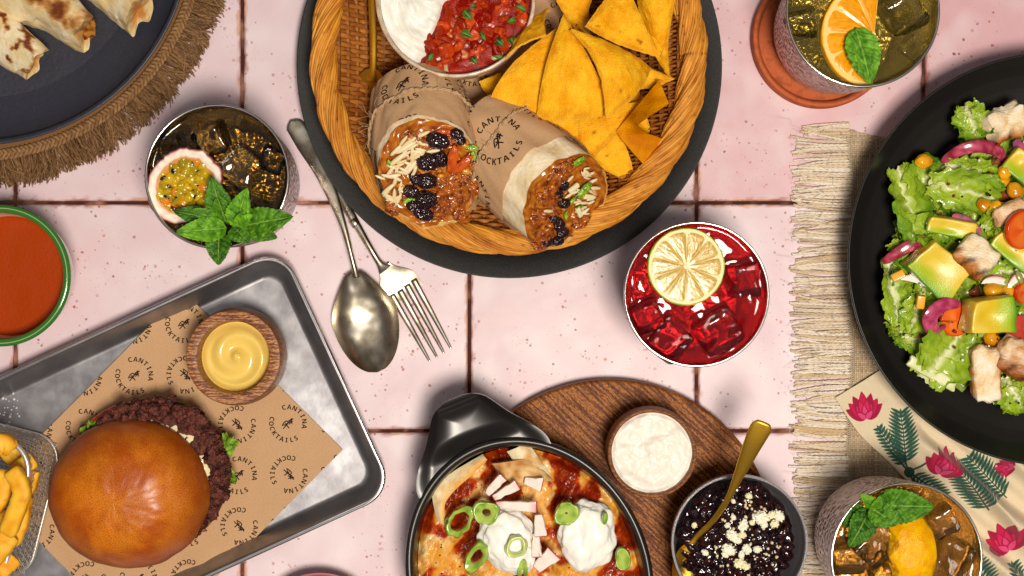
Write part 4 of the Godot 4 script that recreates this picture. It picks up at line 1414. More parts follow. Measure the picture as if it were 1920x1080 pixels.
func centre_plate() -> void:
	var h := 0.019
	var o := at(955, 123, h)
	o.y = 0.0
	var r := len_at(398, h)
	var s := Shape.new()
	s.lathe(o, path2([Vector2(0.001, 0.0), Vector2(r * 0.62, 0.0), Vector2(r * 0.68, 0.002), Vector2(r * 0.96, 0.0155), Vector2(r * 0.995, 0.0178), Vector2(r, 0.0188), Vector2(r * 0.992, 0.0193), Vector2(r * 0.9, 0.0165), Vector2(r * 0.78, 0.009), Vector2(r * 0.7, 0.0065), Vector2(r * 0.4, 0.006), Vector2(0.001, 0.006)], 64), 140)
	solo("serving_plate", s, mat("black_stoneware", Color.html("403d3d"), 0.5, {"tex": noise_tex("black_specks", FastNoiseLite.TYPE_SIMPLEX, 0.2, 2, [[0.0, "545454"], [0.63, "5c5c5c"], [0.74, "c0c0c0"], [1.0, "ffffff"]], 512, 41), "tri": 9.0, "bump": fine(), "relief": 0.003}), "large black speckled plate under the woven rattan basket, top centre", "plate")
	# basket
	var hr := 0.058
	var bo := at(953.5, 104, hr)
	bo.y = 0.006
	var R := len_at(347, hr)
	var t := thing("rattan_basket", bo, "round rattan basket with a thick twisted rim holding burritos, dip and tortilla chips", "basket")
	var rattan := mat("rattan", Color.WHITE, 0.5, {"vc": true, "bump": fine(), "relief": 0.02, "tri": Vector3(30, 60, 90), "coat": 0.15, "coat_rough": 0.4})
	# weave: flat stakes one way, round weavers the other
	var wv := 84
	for i in wv:
		var z := lerpf(-R, R, (i + 0.5) / wv)
		var hw := sqrt(maxf(R * R * 0.965 - z * z, 0.0))
		if hw < 0.01 or bo.z + z < -0.215:
			continue
		var n := int(hw * 2.0 / 0.00165) + 4
		var pts := []
		for k in n + 1:
			var x := lerpf(-hw, hw, float(k) / n)
			var ph := x / 0.0062 * PI + (PI if i % 2 else 0.0)
			var p := Vector3(bo.x + x, 0, bo.z + z + 0.0006 * n3(Vector3(x, 0, z), 60.0, 1) - 0.002 * absf(x) / R)
			p.y = basket_floor(p.x, p.z, bo, R) + 0.0016 * sin(ph) + 0.0008
			pts.append(p)
		var w := Shape.new()
		var ton := rnd()
		w.tube(pts, func(_u): return Vector2(0.00165, 0.00095), 6, func(a, b, p): return L("8a4a1a").lerp(L("c98238"), clampf(0.30 + ton * 0.35 + n3(p, 60.0, i) * 0.6, 0, 1)))
		part("weaver", w, rattan, t)
	var stn := 44
	for i in stn:
		var x := lerpf(-R, R, (i + 0.5) / stn)
		var hw := sqrt(maxf(R * R * 0.965 - x * x, 0.0))
		if hw < 0.01:
			continue
		var w := Shape.new()
		var n := 40
		var pts := []
		for k in n + 1:
			var z := lerpf(maxf(-hw, -0.215 - bo.z), hw, float(k) / n)
			var p := Vector3(bo.x + x, 0, bo.z + z)
			p.y = basket_floor(p.x, p.z, bo, R) + 0.0006
			pts.append(p)
		var ton := rnd()
		w.tube(pts, func(_u): return Vector2(0.0021, 0.0006), 6, func(a, b, p): return L("6e3812").lerp(L("b5722e"), clampf(0.3 + ton * 0.3 + n3(p, 90.0, i) * 0.5, 0, 1)))
		part("stake", w, rattan, t)
	# solid backing below the weave
	var bk := Shape.new()
	bk.grid(72, 20, func(a, b):
		var q: float = 0.98 * (1.0 - b) + 0.002
		var p := bo + Vector3(cos(a * TAU), 0, sin(a * TAU)) * R * q
		p.y = basket_floor(p.x, p.z, bo, R) - 0.0016
		return p, L("3a1c0a"), true)
	part("lining", bk, rattan, t)
	# twisted rim
	var Rm := R + 0.0005
	var core := Shape.new()
	var ring := []
	for k in 100:
		ring.append(bo + Vector3(cos(TAU * k / 100.0) * Rm, hr - 0.0095, sin(TAU * k / 100.0) * Rm))
	core.tube(ring, 0.0062, 12, L("5a2a0a"), true)
	part("rim_core", core, rattan, t)
	var turns := 6.0
	var cnt := 30
	for k in cnt:
		var pts := []
		var n := 420
		var grp := k % 7
		for q in n:
			var g := TAU * q / n
			var psi := g * turns + TAU * k / cnt
			var bulk := 0.0070 + 0.0011 * cos((grp - 3) * 0.9) + 0.0004 * nz.get_noise_2d(g * 9.0, k * 3.0)
			var rr := Rm + cos(psi) * bulk * 1.0
			pts.append(bo + Vector3(cos(g) * rr, hr - 0.0095 + sin(psi) * bulk * 0.95, sin(g) * rr))
		var w := Shape.new()
		var ton := rnd()
		w.tube(pts, func(_u): return Vector2(0.00118, 0.00095), 6, func(a, b, p): return L("a85a0c").lerp(L("e8a23a"), clampf(0.35 + ton * 0.45 + n3(p, 45.0, k) * 0.55, 0, 1)).lerp(L("4a2008"), clampf(n3(p, 120.0, k + 3) * 2.0 - 0.9, 0, 0.7)), true)
		part("rim_strand", w, rattan, t)
	# kraft liner sheets below the chips
	var li := Shape.new()
	li.slab(40, 40, func(a, b):
		var x = lerpf(820, 1110, a) + 30.0 * (b - 0.5)
		var y := lerpf(-130, 300, b)
		var p := at(x, y, 0.030)
		p.y = maxf(0.022 + 0.004 * n3(p, 20.0), basket_floor(p.x, p.z, bo, R) + 0.003)
		return p, Vector3(0, 0.0002, 0))
	for i in li.v.size():
		var q := li.v[i].rotated(Vector3.UP, -0.5)
		li.uv[i] = Vector2(q.x, q.z) / PRINT + Vector2(0.31, 0.05)
	solo("basket_liner", li, paper_mat(), "printed kraft paper lining the basket under the chips and the dip bowl", "paper")
	dip_bowl()
	gold_spoon()
	burritos(bo, R)
	chips()

func dip_bowl() -> void:
	var h := 0.086
	var o := at(854, -5, h)
	o.y = 0.027
	var H0 := h - o.y
	var r := len_at(151, h)
	var t := thing("dip_bowl", o, "speckled cream bowl of sour cream and chunky tomato salsa in the basket", "bowl")
	var s := Shape.new()
	s.lathe(o, path2([Vector2(0.001, 0), Vector2(r * 0.5, 0), Vector2(r * 0.72, 0.006), Vector2(r * 0.93, 0.026), Vector2(r * 0.99, H0 * 0.8), Vector2(r * 1.0, H0 - 0.002), Vector2(r * 0.985, H0), Vector2(r * 0.95, H0 - 0.0008), Vector2(r * 0.935, H0 * 0.85), Vector2(r * 0.86, 0.026), Vector2(r * 0.5, 0.008), Vector2(0.001, 0.007)], 60), 110, func(a, b, p):
		var c := L("e2d3bd").lerp(L("b98a52"), clampf(n3(p, 130.0, 2) * 1.2 - 0.1, 0, 0.6))
		var e := 1.0 - smoothstep(0.0, 0.0028, absf(p.y - (h - 0.0012)))
		return c.lerp(L("9a6a3a"), e * clampf(0.45 + n3(p, 90.0, 7), 0, 0.8)))
	part("bowl", s, mat("speckled_glaze", Color.WHITE, 0.25, {"vc": true, "coat": 0.5, "tex": noise_tex("glaze_specks", FastNoiseLite.TYPE_SIMPLEX, 0.12, 2, [[0.0, "a88a66"], [0.2, "d8c8b4"], [0.33, "ffffff"], [1.0, "ffffff"]], 512, 51), "tri": 14.0}), t)
	var lim := r * 0.94
	var yl := h - 0.010
	var side := func(p: Vector3) -> float:
		# positive on the salsa side of the wavy border
		var a := at(838, -10, yl)
		var b := at(783, 118, yl)
		var d := (b - a).normalized()
		var q := p - a
		return q.x * d.z - q.z * d.x
	var cr := Shape.new()
	cr.grid(70, 60, func(a, b):
		var rr := lim * sqrt(1.0 - b * 0.9999)
		var g: float = a * TAU
		var p := o + Vector3(cos(g) * rr, 0, sin(g) * rr)
		var e: float = -side.call(p) * -1.0
		p.y = yl + 0.0035 * n3(p, 45.0, 3) + 0.0018 * n3(p, 120.0, 5) + 0.0006 * n3(p, 330.0, 5)
		p.y += 0.004 * smoothstep(0.003, -0.008, e + 0.004 * n3(p, 60.0, 9)) - 0.006 * smoothstep(0.0, 0.006, e + 0.004 * n3(p, 60.0, 9))
		return p, L("f3efe6"), true)
	part("sour_cream", cr, mat("cream", Color.WHITE, 0.35, {"vc": true, "sss": 0.3, "spec": 0.4}), t)
	var sa := Shape.new()
	sa.grid(80, 40, func(a, b):
		var rr := lim * sqrt(1.0 - b * 0.9999)
		var g: float = a * TAU
		var p := o + Vector3(cos(g) * rr, 0, sin(g) * rr)
		p.y = yl + 0.0005 + 0.0014 * n3(p, 80.0, 12)
		var e: float = side.call(p)
		p.y -= 0.012 * smoothstep(0.0, -0.004, e + 0.004 * n3(p, 60.0, 9))
		return p, func(a, b, p): return L("7d1408").lerp(L("b02a12"), clampf(0.4 + n3(p, 90.0, 3), 0, 1)), true)
	var wet := mat("salsa_wet", Color.WHITE, 0.2, {"vc": true, "spec": 0.3, "coat": 0.15, "bump": fine(), "relief": 0.02, "tri": 40.0})
	part("salsa", sa, wet, t)
	var made := 0
	while made < 115:
		var g := rnd(0, TAU)
		var rr := lim * sqrt(rnd()) * 0.94
		var p := o + Vector3(cos(g) * rr, 0, sin(g) * rr)
		p.y = yl + rnd(-0.002, 0.002)
		if p.z < -0.215 or side.call(p) < 0.003:
			continue
		made += 1
		var ch := Shape.new()
		var k := rnd()
		var size := Vector3(rnd(0.004, 0.0115), rnd(0.0035, 0.006), rnd(0.004, 0.009))
		var c0 := L("8e1a08").lerp(L("d8501c"), rnd()) if k < 0.62 else (L("8e1208") if k < 0.8 else (L("d98a5a") if k < 0.92 else L("b8a878")))
		ch.rbox(size, size.y * 0.38, 3, Transform3D(Basis.from_euler(Vector3(rnd(-0.5, 0.5), rnd(0, 6), rnd(-0.5, 0.5))), p), func(a, b, q): return c0.lerp(c0 * 0.6, clampf(n3(q, 260.0, made), 0, 1)), func(q): return q * (1.0 + 0.55 * n3(q, 150.0, made)))
		part("onion_piece" if k >= 0.92 else "tomato_chunk", ch, wet, t)
	for q in [[893, 12], [968, 38], [884, 108], [930, 74], [985, 20], [812, 100], [865, 60], [900, 60], [947, 110], [958, 70], [870, 20]]:
		var p := at(q[0], q[1], yl + 0.004)
		var lf := Shape.new()
		leaf_shape(lf, p, p + Vector3(rnd(-1, 1), 0.1, rnd(-1, 1)).normalized() * rnd(0.004, 0.008), rnd(0.002, 0.006), 0.0014, 0.3, L("1c4010"), L("4a7a22"), q[0], 8, 8)
		part("herb", lf, mint_mat(), t)

func gold_spoon() -> void:
	var gold := mat("brushed_gold", Color.html("f0bc40"), 0.44, {"metal": 1.0, "bump": fine(), "relief": 0.004, "tri": 20.0})
	var t := thing("gold_spoon", at(695, 170, 0.03), "gold spoon resting in the basket, left of the dip bowl", "spoon", "gold spoons")
	var s := Shape.new()
	s.tube(path([at(697, -110, 0.085), at(698, 0, 0.064), at(700, 70, 0.050), at(700, 115, 0.042), at(699, 140, 0.037), at(697, 152, 0.034)], 36), func(u): return Vector2(lerpf(0.0026, 0.0020, u) + 0.0016 * pow(u, 8.0), 0.0013), 12)
	part("handle", s, gold, t)
	spoon_bowl(at(699, 128, 0.040), at(684, 252, 0.020), len_at(62, 0.03), 0.006, gold, t)
	# the spoon in the beans
	var t2 := thing("gold_spoon", at(1370, 930, 0.06), "gold spoon with its bowl sunk in the black beans", "spoon", "gold spoons")
	var s2 := Shape.new()
	var pts := path([at(1432, 792, 0.108), at(1412, 832, 0.101), at(1386, 890, 0.089), at(1362, 940, 0.078), at(1335, 978, 0.067), at(1305, 1008, 0.059), at(1288, 1035, 0.055)], 48)
	s2.tube(pts, func(u): return Vector2(0.0046 * (1.0 - smoothstep(0.05, 0.5, u)) * pow(clampf(u * 14.0 + 0.25, 0.0, 1.0), 0.5) + 0.0019 + 0.002 * smoothstep(0.85, 1.0, u), 0.0013), 14)
	part("handle", s2, gold, t2)
	spoon_bowl(at(1296, 1018, 0.057), at(1284, 1130, 0.050), len_at(58, 0.05), 0.006, gold, t2)

func spoon_bowl(b0: Vector3, b1: Vector3, wid: float, deep: float, m: Material, t: Node) -> void:
	var ax := b1 - b0
	var d := ax.normalized()
	var sd := d.cross(Vector3.UP).normalized()
	var sb := Shape.new()
	sb.slab(28, 36, func(a, b):
		var x: float = a * 2 - 1
		var w = wid * 0.5 * pow(sin(PI * pow(clampf(b, 0.0, 1.0), 0.85)), 0.6) + 0.0008 * (1.0 - b)
		return b0 + d * (ax.length() * b) + sd * x * w - Vector3.UP * deep * sin(PI * clampf(b, 0, 1)) * (1.0 - x * x), Vector3(0, 0.0009, 0))
	part("bowl", sb, m, t)

# fill: list of [kind, x, y, size, angle]
func burrito(fx: float, fy: float, fh: float, d: Vector3, rad: float, ln: float, bare: float, label: String, fillings: Array, shift: Vector2, twine_at: float, bias: float) -> void:
	d = d.normalized()
	var fc := at(fx, fy, fh)
	var base := fc - d * ln
	var t := thing("burrito", Vector3(base.x, maxf(base.y - rad, 0.01), base.z), label, "burrito", "burritos in the basket")
	var sx := d.cross(Vector3.UP).normalized()
	var sy := sx.cross(d).normalized()
	var sd := fx * 0.01
	var nf := (d + sy * bias).normalized()      # the roll is cut on the slant: the way its face looks
	var ring := func(g: float, w: float, rr: float) -> Vector3:
		var lump := 1.0 + 0.045 * nz.get_noise_2d(cos(g) * 1.3 + sd, sin(g) * 1.3 + w) + 0.02 * nz.get_noise_2d(cos(g) * 3.0 + sd, sin(g) * 3.0 + w * 2.0)
		var taper := 1.0 - 0.16 * pow(clampf(1.0 - w, 0.0, 1.0), 3.0)
		var rr2: float = rr * lump * taper
		return base + d * (ln * w * (1.0 - bias * sin(g) * rr2 / ln)) + (sx * cos(g) + sy * sin(g)) * rr2
	var tm := mat("tortilla")
	var s := Shape.new()
	s.grid(64, 40, func(a, b): return ring.call(a * TAU, b, rad * (1.0 - 0.04 * b * b)), func(a, b, p): return L("efe0c2").lerp(L("dcc08a"), clampf(0.3 + n3(p, 60.0, sd) * 0.9, 0, 1)).lerp(L("a8682c"), clampf(n3(p, 90.0, sd + 3) * 1.8 - 1.0, 0, 0.4)), true)
	s.grid(64, 4, func(a, b): return ring.call(-a * TAU, 0.0, rad * (1.0 - 0.99 * b)), L("e6d2a8"), true)
	part("tortilla", s, tm, t)
	# the sheet wound once more inside, seen as a second lip
	var lip := Shape.new()
	lip.grid(64, 4, func(a, b): return ring.call(a * TAU, 1.004 - 0.10 * b, rad * (0.955 - 0.035 * b)), func(a, b, p): return L("e9c47c").lerp(L("c9822c"), clampf(0.5 + n3(p, 140.0, sd), 0, 1)), true)
	part("inner_layer", lip, tm, t)
	# paper sleeve
	var pw := 1.0 - bare
	var sl := Shape.new()
	var lapped := 1.12
	var skew := 0.05
	sl.grid(96, 36, func(a, b):
		var g: float = a * TAU * lapped + 1.9
		var w = lerpf(0.02, pw, b) + skew * sin(g - 0.6) * b * (1.0 if bare < 0.1 else 0.4)
		return ring.call(g, minf(w, 1.035), rad * (1.018 + 0.022 * a) + 0.0004))
	for i in sl.uv.size():
		var q := sl.uv[i]
		sl.uv[i] = Vector2(q.x * TAU * lapped * rad, (sl.v[i] - base).dot(d)) / (PRINT * 1.25) + shift
	var sleeve := part("paper_sleeve", sl, paper_mat(), t)
	# twine round the sleeve
	var tw := mat("twine", Color.WHITE, 0.9, {"vc": true, "bump": fine(), "relief": 0.03, "tri": 80.0})
	for k in 2:
		var w := Shape.new()
		var pts := []
		for i in 220:
			var g := TAU * i / 220.0
			var ww := twine_at + 0.07 * sin(g + 0.8)
			var ph := g * 26.0 + PI * k
			var dirv := sx * cos(g) + sy * sin(g)
			pts.append(ring.call(g, ww, rad * 1.055 + 0.0006) + dirv * 0.00055 * sin(ph) + d * 0.00055 * cos(ph))
		w.tube(pts, 0.00066, 5, func(a, b, p): return L("cdb08a").lerp(L("a58258"), clampf(0.4 + n3(p, 400.0), 0, 1)), true)
		part("twine", w, tw, sleeve)
	var fr := Shape.new()
	for i in 60:
		var g := rnd(0, TAU) if i < 40 else rnd(-0.2, 0.9)
		var p: Vector3 = ring.call(g, twine_at + 0.07 * sin(g + 0.8), rad * 1.06 + 0.0008)
		var o2 := (sx * cos(g) + sy * sin(g)) * rnd(0.001, 0.004)
		var along := Vector3(rnd(-1, 1), rnd(-1, 1), rnd(-1, 1)) * (0.004 if i < 40 else 0.009)
		fr.tube([p, p + o2 + along * 0.4, p + o2 * 1.3 + along], 0.00012, 3, L("cdb08a"))
	part("loose_fibres", fr, tw, t, true)
	# cut face: a rough bed of sauce and meat, then grains, beans and strips on it
	var wet := mat("saucy_food")
	var bed := Shape.new()
	bed.grid(72, 30, func(a, b):
		var g: float = a * TAU
		var p: Vector3 = ring.call(g, 0.985, rad * 0.94 * (1.0 - b) + 0.0003)
		return p + nf * (0.0025 * n3(p, 110.0, 4) + 0.0018 * n3(p, 300.0, 7)), func(a, b, p): return L("b8641a").lerp(L("6e2f0c"), clampf(0.4 + n3(p, 140.0, 2), 0, 1)).lerp(L("d99a3a"), clampf(n3(p, 200.0, 8), 0, 0.6)), true)
	part("sauce", bed, wet, t)
	var rice_m := mat("rice", Color.WHITE, 0.3, {"vc": true, "sss": 0.3})
	var bean_m := mat("black_bean", Color.WHITE, 0.13, {"vc": true, "coat": 0.7})
	for q in fillings:
		var kind: String = q[0]
		var p = onto(q[1], q[2], fc, nf) + nf * (q[5] if q.size() > 5 else 0.0)
		var sz: float = len_at(q[3], fh) * 0.5
		var ang: float = q[4]
		var right := (Vector3.RIGHT - nf * nf.x).normalized()
		var down := right.cross(nf).normalized() * -1.0
		if down.z < 0:
			down = -down
		var l := right * cos(ang) + down * sin(ang)
		var wv := nf.cross(l).normalized()
		var g := Shape.new()
		match kind:
			"rice_grain":
				blob(g, Transform3D(Basis(l * sz, nf * sz * 0.30, wv * sz * 0.27), p + nf * 0.0018), 2, 0.12, 1.6, q[1], L("f2e2bc").lerp(L("e0b768"), rnd(0, 0.6)))
				part("rice_grain", g, rice_m, t)
			"bean":
				blob(g, Transform3D(Basis(l * sz, nf * sz * 0.72, wv * sz * 0.72), p + nf * 0.001), 4, 0.16, 2.6, q[1] * 0.3, func(u, w): return L("160d12").lerp(L("41262e"), clampf(0.3 + n3(w, 420.0), 0, 1)), 0.07, 9.0)
				part("bean", g, bean_m, t)
			"meat":
				blob(g, Transform3D(Basis(l * sz, nf * sz * 0.5, wv * sz * 0.75), p), 4, 0.34, 1.4, q[1] * 0.7, func(u, w): return L("a8541a").lerp(L("5e2408"), clampf(0.35 + n3(w, 180.0, 3) * 1.1, 0, 1)).lerp(L("d98f3a"), clampf(n3(w, 230.0, 5) - 0.1, 0, 0.7)), 0.14, 3.6)
				part("meat", g, wet, t)
			"pepper":
				blob(g, Transform3D(Basis(l * sz, nf * sz * 0.25, wv * sz * 0.34), p + nf * 0.001), 3, 0.2, 1.5, q[1], func(u, w): return L("b8431a").lerp(L("d8641e"), clampf(0.5 + n3(w, 140.0), 0, 1)))
				part("pepper_strip", g, mat("wet_vegetable"), t)
			"green":
				blob(g, Transform3D(Basis(l * sz, nf * sz * 0.3, wv * sz * 0.45), p + nf * 0.002), 3, 0.4, 2.2, q[1], func(u, w): return L("4a7a14").lerp(L("a8c83c"), clampf(0.5 + n3(w, 300.0), 0, 1)))
				part("herb", g, mat("wet_vegetable"), t)
			"corn":
				blob(g, Transform3D(Basis(l * sz, nf * sz * 0.6, wv * sz * 0.7), p + nf * 0.0015), 2, 0.2, 1.5, q[1], L("d8942a"))
				part("corn_kernel", g, mat("wet_vegetable"), t)
			"cheese":
				g.rbox(Vector3(sz * 2.0, sz * 0.6, sz * 0.8), sz * 0.15, 2, Transform3D(Basis(l, nf, wv), p + nf * 0.002), L("f3e6b4"))
				part("cheese_piece", g, rice_m, t)

func burritos(bo: Vector3, R: float) -> void:
	var fa := []
	# burrito 1: rice at the upper left, beans down the middle, meat and pepper at the right
	var r := RandomNumberGenerator.new()
	r.seed = 11
	for i in 46:
		var u := r.randf()
		var x := lerpf(728, 790, u) + r.randf_range(-6, 10) - 14.0 * r.randf()
		var y := lerpf(372, 262, clampf(u * 0.8 + r.randf_range(-0.35, 0.45), 0, 1))
		if y < 252 + (775 - x) * 0.30:
			y += 28
		fa.append(["rice_grain", x, y, r.randf_range(19, 30), r.randf_range(-1.5, 0.6)])
	fa.append_array([["rice_grain", 760, 274, 46, -0.5], ["rice_grain", 746, 296, 40, -0.65], ["rice_grain", 770, 312, 38, -0.9], ["rice_grain", 728, 352, 34, -0.7], ["rice_grain", 812, 281, 26, -0.1], ["rice_grain", 787, 286, 26, -0.6]])
	fa.append_array([["bean", 822, 262, 44, 0.2], ["bean", 802, 302, 46, 0.1], ["bean", 826, 296, 34, 1.2], ["bean", 799, 338, 40, 0.05], ["bean", 770, 358, 34, 0.3], ["bean", 800, 372, 46, 0.15], ["bean", 794, 398, 40, 0.4], ["bean", 778, 335, 26, 1.0], ["bean", 862, 262, 24, 0.4], ["bean", 776, 386, 30, 0.6]])
	fa.append_array([["meat", 842, 352, 60, 0.3], ["meat", 832, 382, 56, -0.3], ["meat", 860, 372, 40, 1.2], ["meat", 852, 338, 34, -0.2], ["meat", 820, 402, 30, 0.2], ["meat", 872, 340, 30, 1.3]])
	fa.append_array([["pepper", 848, 294, 56, 1.75, 0.003], ["pepper", 866, 305, 50, -0.75, 0.002], ["corn", 874, 320, 18, 0.2], ["corn", 826, 328, 13, 0.0], ["corn", 868, 305, 15, 1.2], ["corn", 752, 346, 14, 0.3], ["green", 763, 374, 18, -0.5], ["green", 774, 371, 10, 0.5], ["green", 884, 275, 24, 0.1], ["green", 730, 305, 16, 1.2], ["green", 888, 290, 18, 1.3]])
	for q in [["meat", 778, 256, 34, 0.2], ["meat", 848, 262, 36, 0.5], ["meat", 882, 306, 34, 1.3], ["meat", 736, 392, 30, 0.8], ["meat", 866, 404, 36, 0.9], ["meat", 888, 352, 28, 1.4], ["rice_grain", 792, 250, 30, -0.4], ["rice_grain", 770, 262, 34, -0.6], ["rice_grain", 756, 262, 26, -0.9], ["rice_grain", 742, 280, 30, -0.8], ["bean", 856, 250, 26, 0.3], ["corn", 872, 272, 14, 0.4], ["pepper", 834, 246, 30, 0.1]]:
		fa.append(q)
	burrito(806, 326, 0.089, Vector3(0.16, 0.52, 0.82), 0.0318, 0.064, 0.012, "left burrito in printed paper, standing steeply with rice and beans showing", fa, Vector2(0.80, -0.20), 0.52, 0.62)
	var fb := []
	for i in 26:
		var u := r.randf()
		fb.append(["rice_grain", lerpf(1062, 1112, r.randf()) , lerpf(308, 402, u), r.randf_range(14, 24), r.randf_range(-0.5, 1.3)])
	fb.append_array([["rice_grain", 1098, 322, 28, 0.9], ["rice_grain", 1114, 350, 26, 0.4], ["rice_grain", 1092, 378, 22, 0.3], ["rice_grain", 1025, 393, 24, 0.4], ["cheese", 1100, 366, 26, 0.5], ["cheese", 1082, 395, 24, 1.2], ["cheese", 1072, 350, 24, -0.4]])
	fb.append_array([["meat", 1046, 330, 50, -0.9], ["meat", 1028, 370, 46, 0.6], ["meat", 1012, 412, 46, 1.2], ["meat", 1020, 440, 44, 0.2], ["meat", 1066, 310, 36, 0.5], ["meat", 1090, 412, 40, -0.4], ["meat", 1014, 458, 34, 0.4], ["meat", 1040, 398, 30, 0.4], ["meat", 1034, 352, 34, 0.8]])
	fb.append_array([["bean", 1055, 345, 28, 0.9], ["bean", 1056, 380, 26, 0.4], ["bean", 1046, 420, 32, 1.2], ["bean", 1054, 435, 26, 0.2], ["bean", 1022, 452, 28, 0.3], ["bean", 1044, 450, 26, 0.2], ["bean", 1046, 362, 22, 1.1], ["bean", 1036, 408, 24, 0.5]])
	fb.append_array([["green", 1088, 352, 36, -0.65, 0.002], ["green", 1082, 300, 28, -0.2], ["green", 1070, 374, 18, -0.8], ["green", 1058, 402, 18, 1.5], ["green", 1084, 386, 16, 0.1]])
	burrito(1060, 377, 0.083, Vector3(0.70, 0.36, 0.62), 0.0325, 0.076, 0.21, "right burrito tied with twine, bare tortilla end pointing lower right", fb, Vector2(0.686, -0.36), 0.36, 0.36)

func chip(a: Array, b: Array, c: Array, bulge: float, twist: float, label: String, sd: float, bow := 0.0) -> void:
	var A := at(a[0], a[1], a[2])
	var B := at(b[0], b[1], b[2])
	var C := at(c[0], c[1], c[2])
	var n := (B - A).cross(C - A).normalized()
	if n.y < 0:
		n = -n
	var s := Shape.new()
	var m := mat("tortilla_chip", Color.WHITE, 0.55, {"vc": true, "bump": noise_tex("chip_pits", FastNoiseLite.TYPE_SIMPLEX, 0.05, 4), "relief": 0.045, "tri": 26.0, "spec": 0.22, "back": Color(0.2, 0.1, 0.01), "tex": noise_tex("chip_toast", FastNoiseLite.TYPE_SIMPLEX, 0.07, 4, [[0.0, "b07a3a"], [0.22, "f0d0a0"], [0.32, "ffffff"], [1.0, "ffffff"]], 512, 61)})
	s.slab(30, 30, func(u, v):
		# v runs from A to the edge B-C, u across it; corners slightly rounded
		var e: Vector3 = B.lerp(C, u)
		var vv := lerpf(0.015, 1.0, v)
		var p: Vector3 = A.lerp(e, vv)
		var x: float = u * 2 - 1
		p += n * bulge * 1.45 * (4.0 * vv * (1.0 - vv) * 0.6 + (1.0 - x * x) * vv * 0.55)
		p += n * twist * x * (vv - 0.35)
		p += (B - C).normalized() * bow * sin(PI * vv) * (1.0 - u)
		var edge_out := 0.0022 * sin(PI * u) * smoothstep(0.9, 1.0, vv)
		p += (e - A).normalized() * edge_out
		p += n * (0.0016 * maxf(n3(p, 95.0, sd + 6) - 0.25, 0.0))
		p += n * (0.0006 * n3(p, 55.0, sd) + 0.0004 * n3(p, 190.0, sd))
		p += ((B + C) * 0.5 - A).normalized() * 0.0005 * n3(p, 300.0, sd + 1)
		return p, n * 0.0013, func(u, v, p):
		var q := L("ffc226").lerp(L("f0a410"), clampf(0.45 + n3(p, 50.0, sd) * 0.9 + n3(p, 160.0, sd + 2) * 0.4, 0, 1))
		q = q.lerp(L("fccb40"), clampf(n3(p, 240.0, sd + 5) * 0.9 - 0.1, 0, 0.6))
		q = q.lerp(L("8a4a0c"), clampf(n3(p, 120.0, sd + 8) * 3.0 - 1.75, 0, 0.8))
		var ed := minf(minf(u, 1.0 - u) * v, 1.0 - v)
		return q.lerp(L("b8660c"), clampf(1.0 - ed * 14.0 + n3(p, 90.0, sd) * 0.8 - 0.3, 0, 0.45)).lerp(L("f2bd3c"), clampf(1.0 - ed * 45.0, 0, 1) * 0.5))
	solo("tortilla_chip", s, m, label, "tortilla chip", "tortilla chips in the basket")

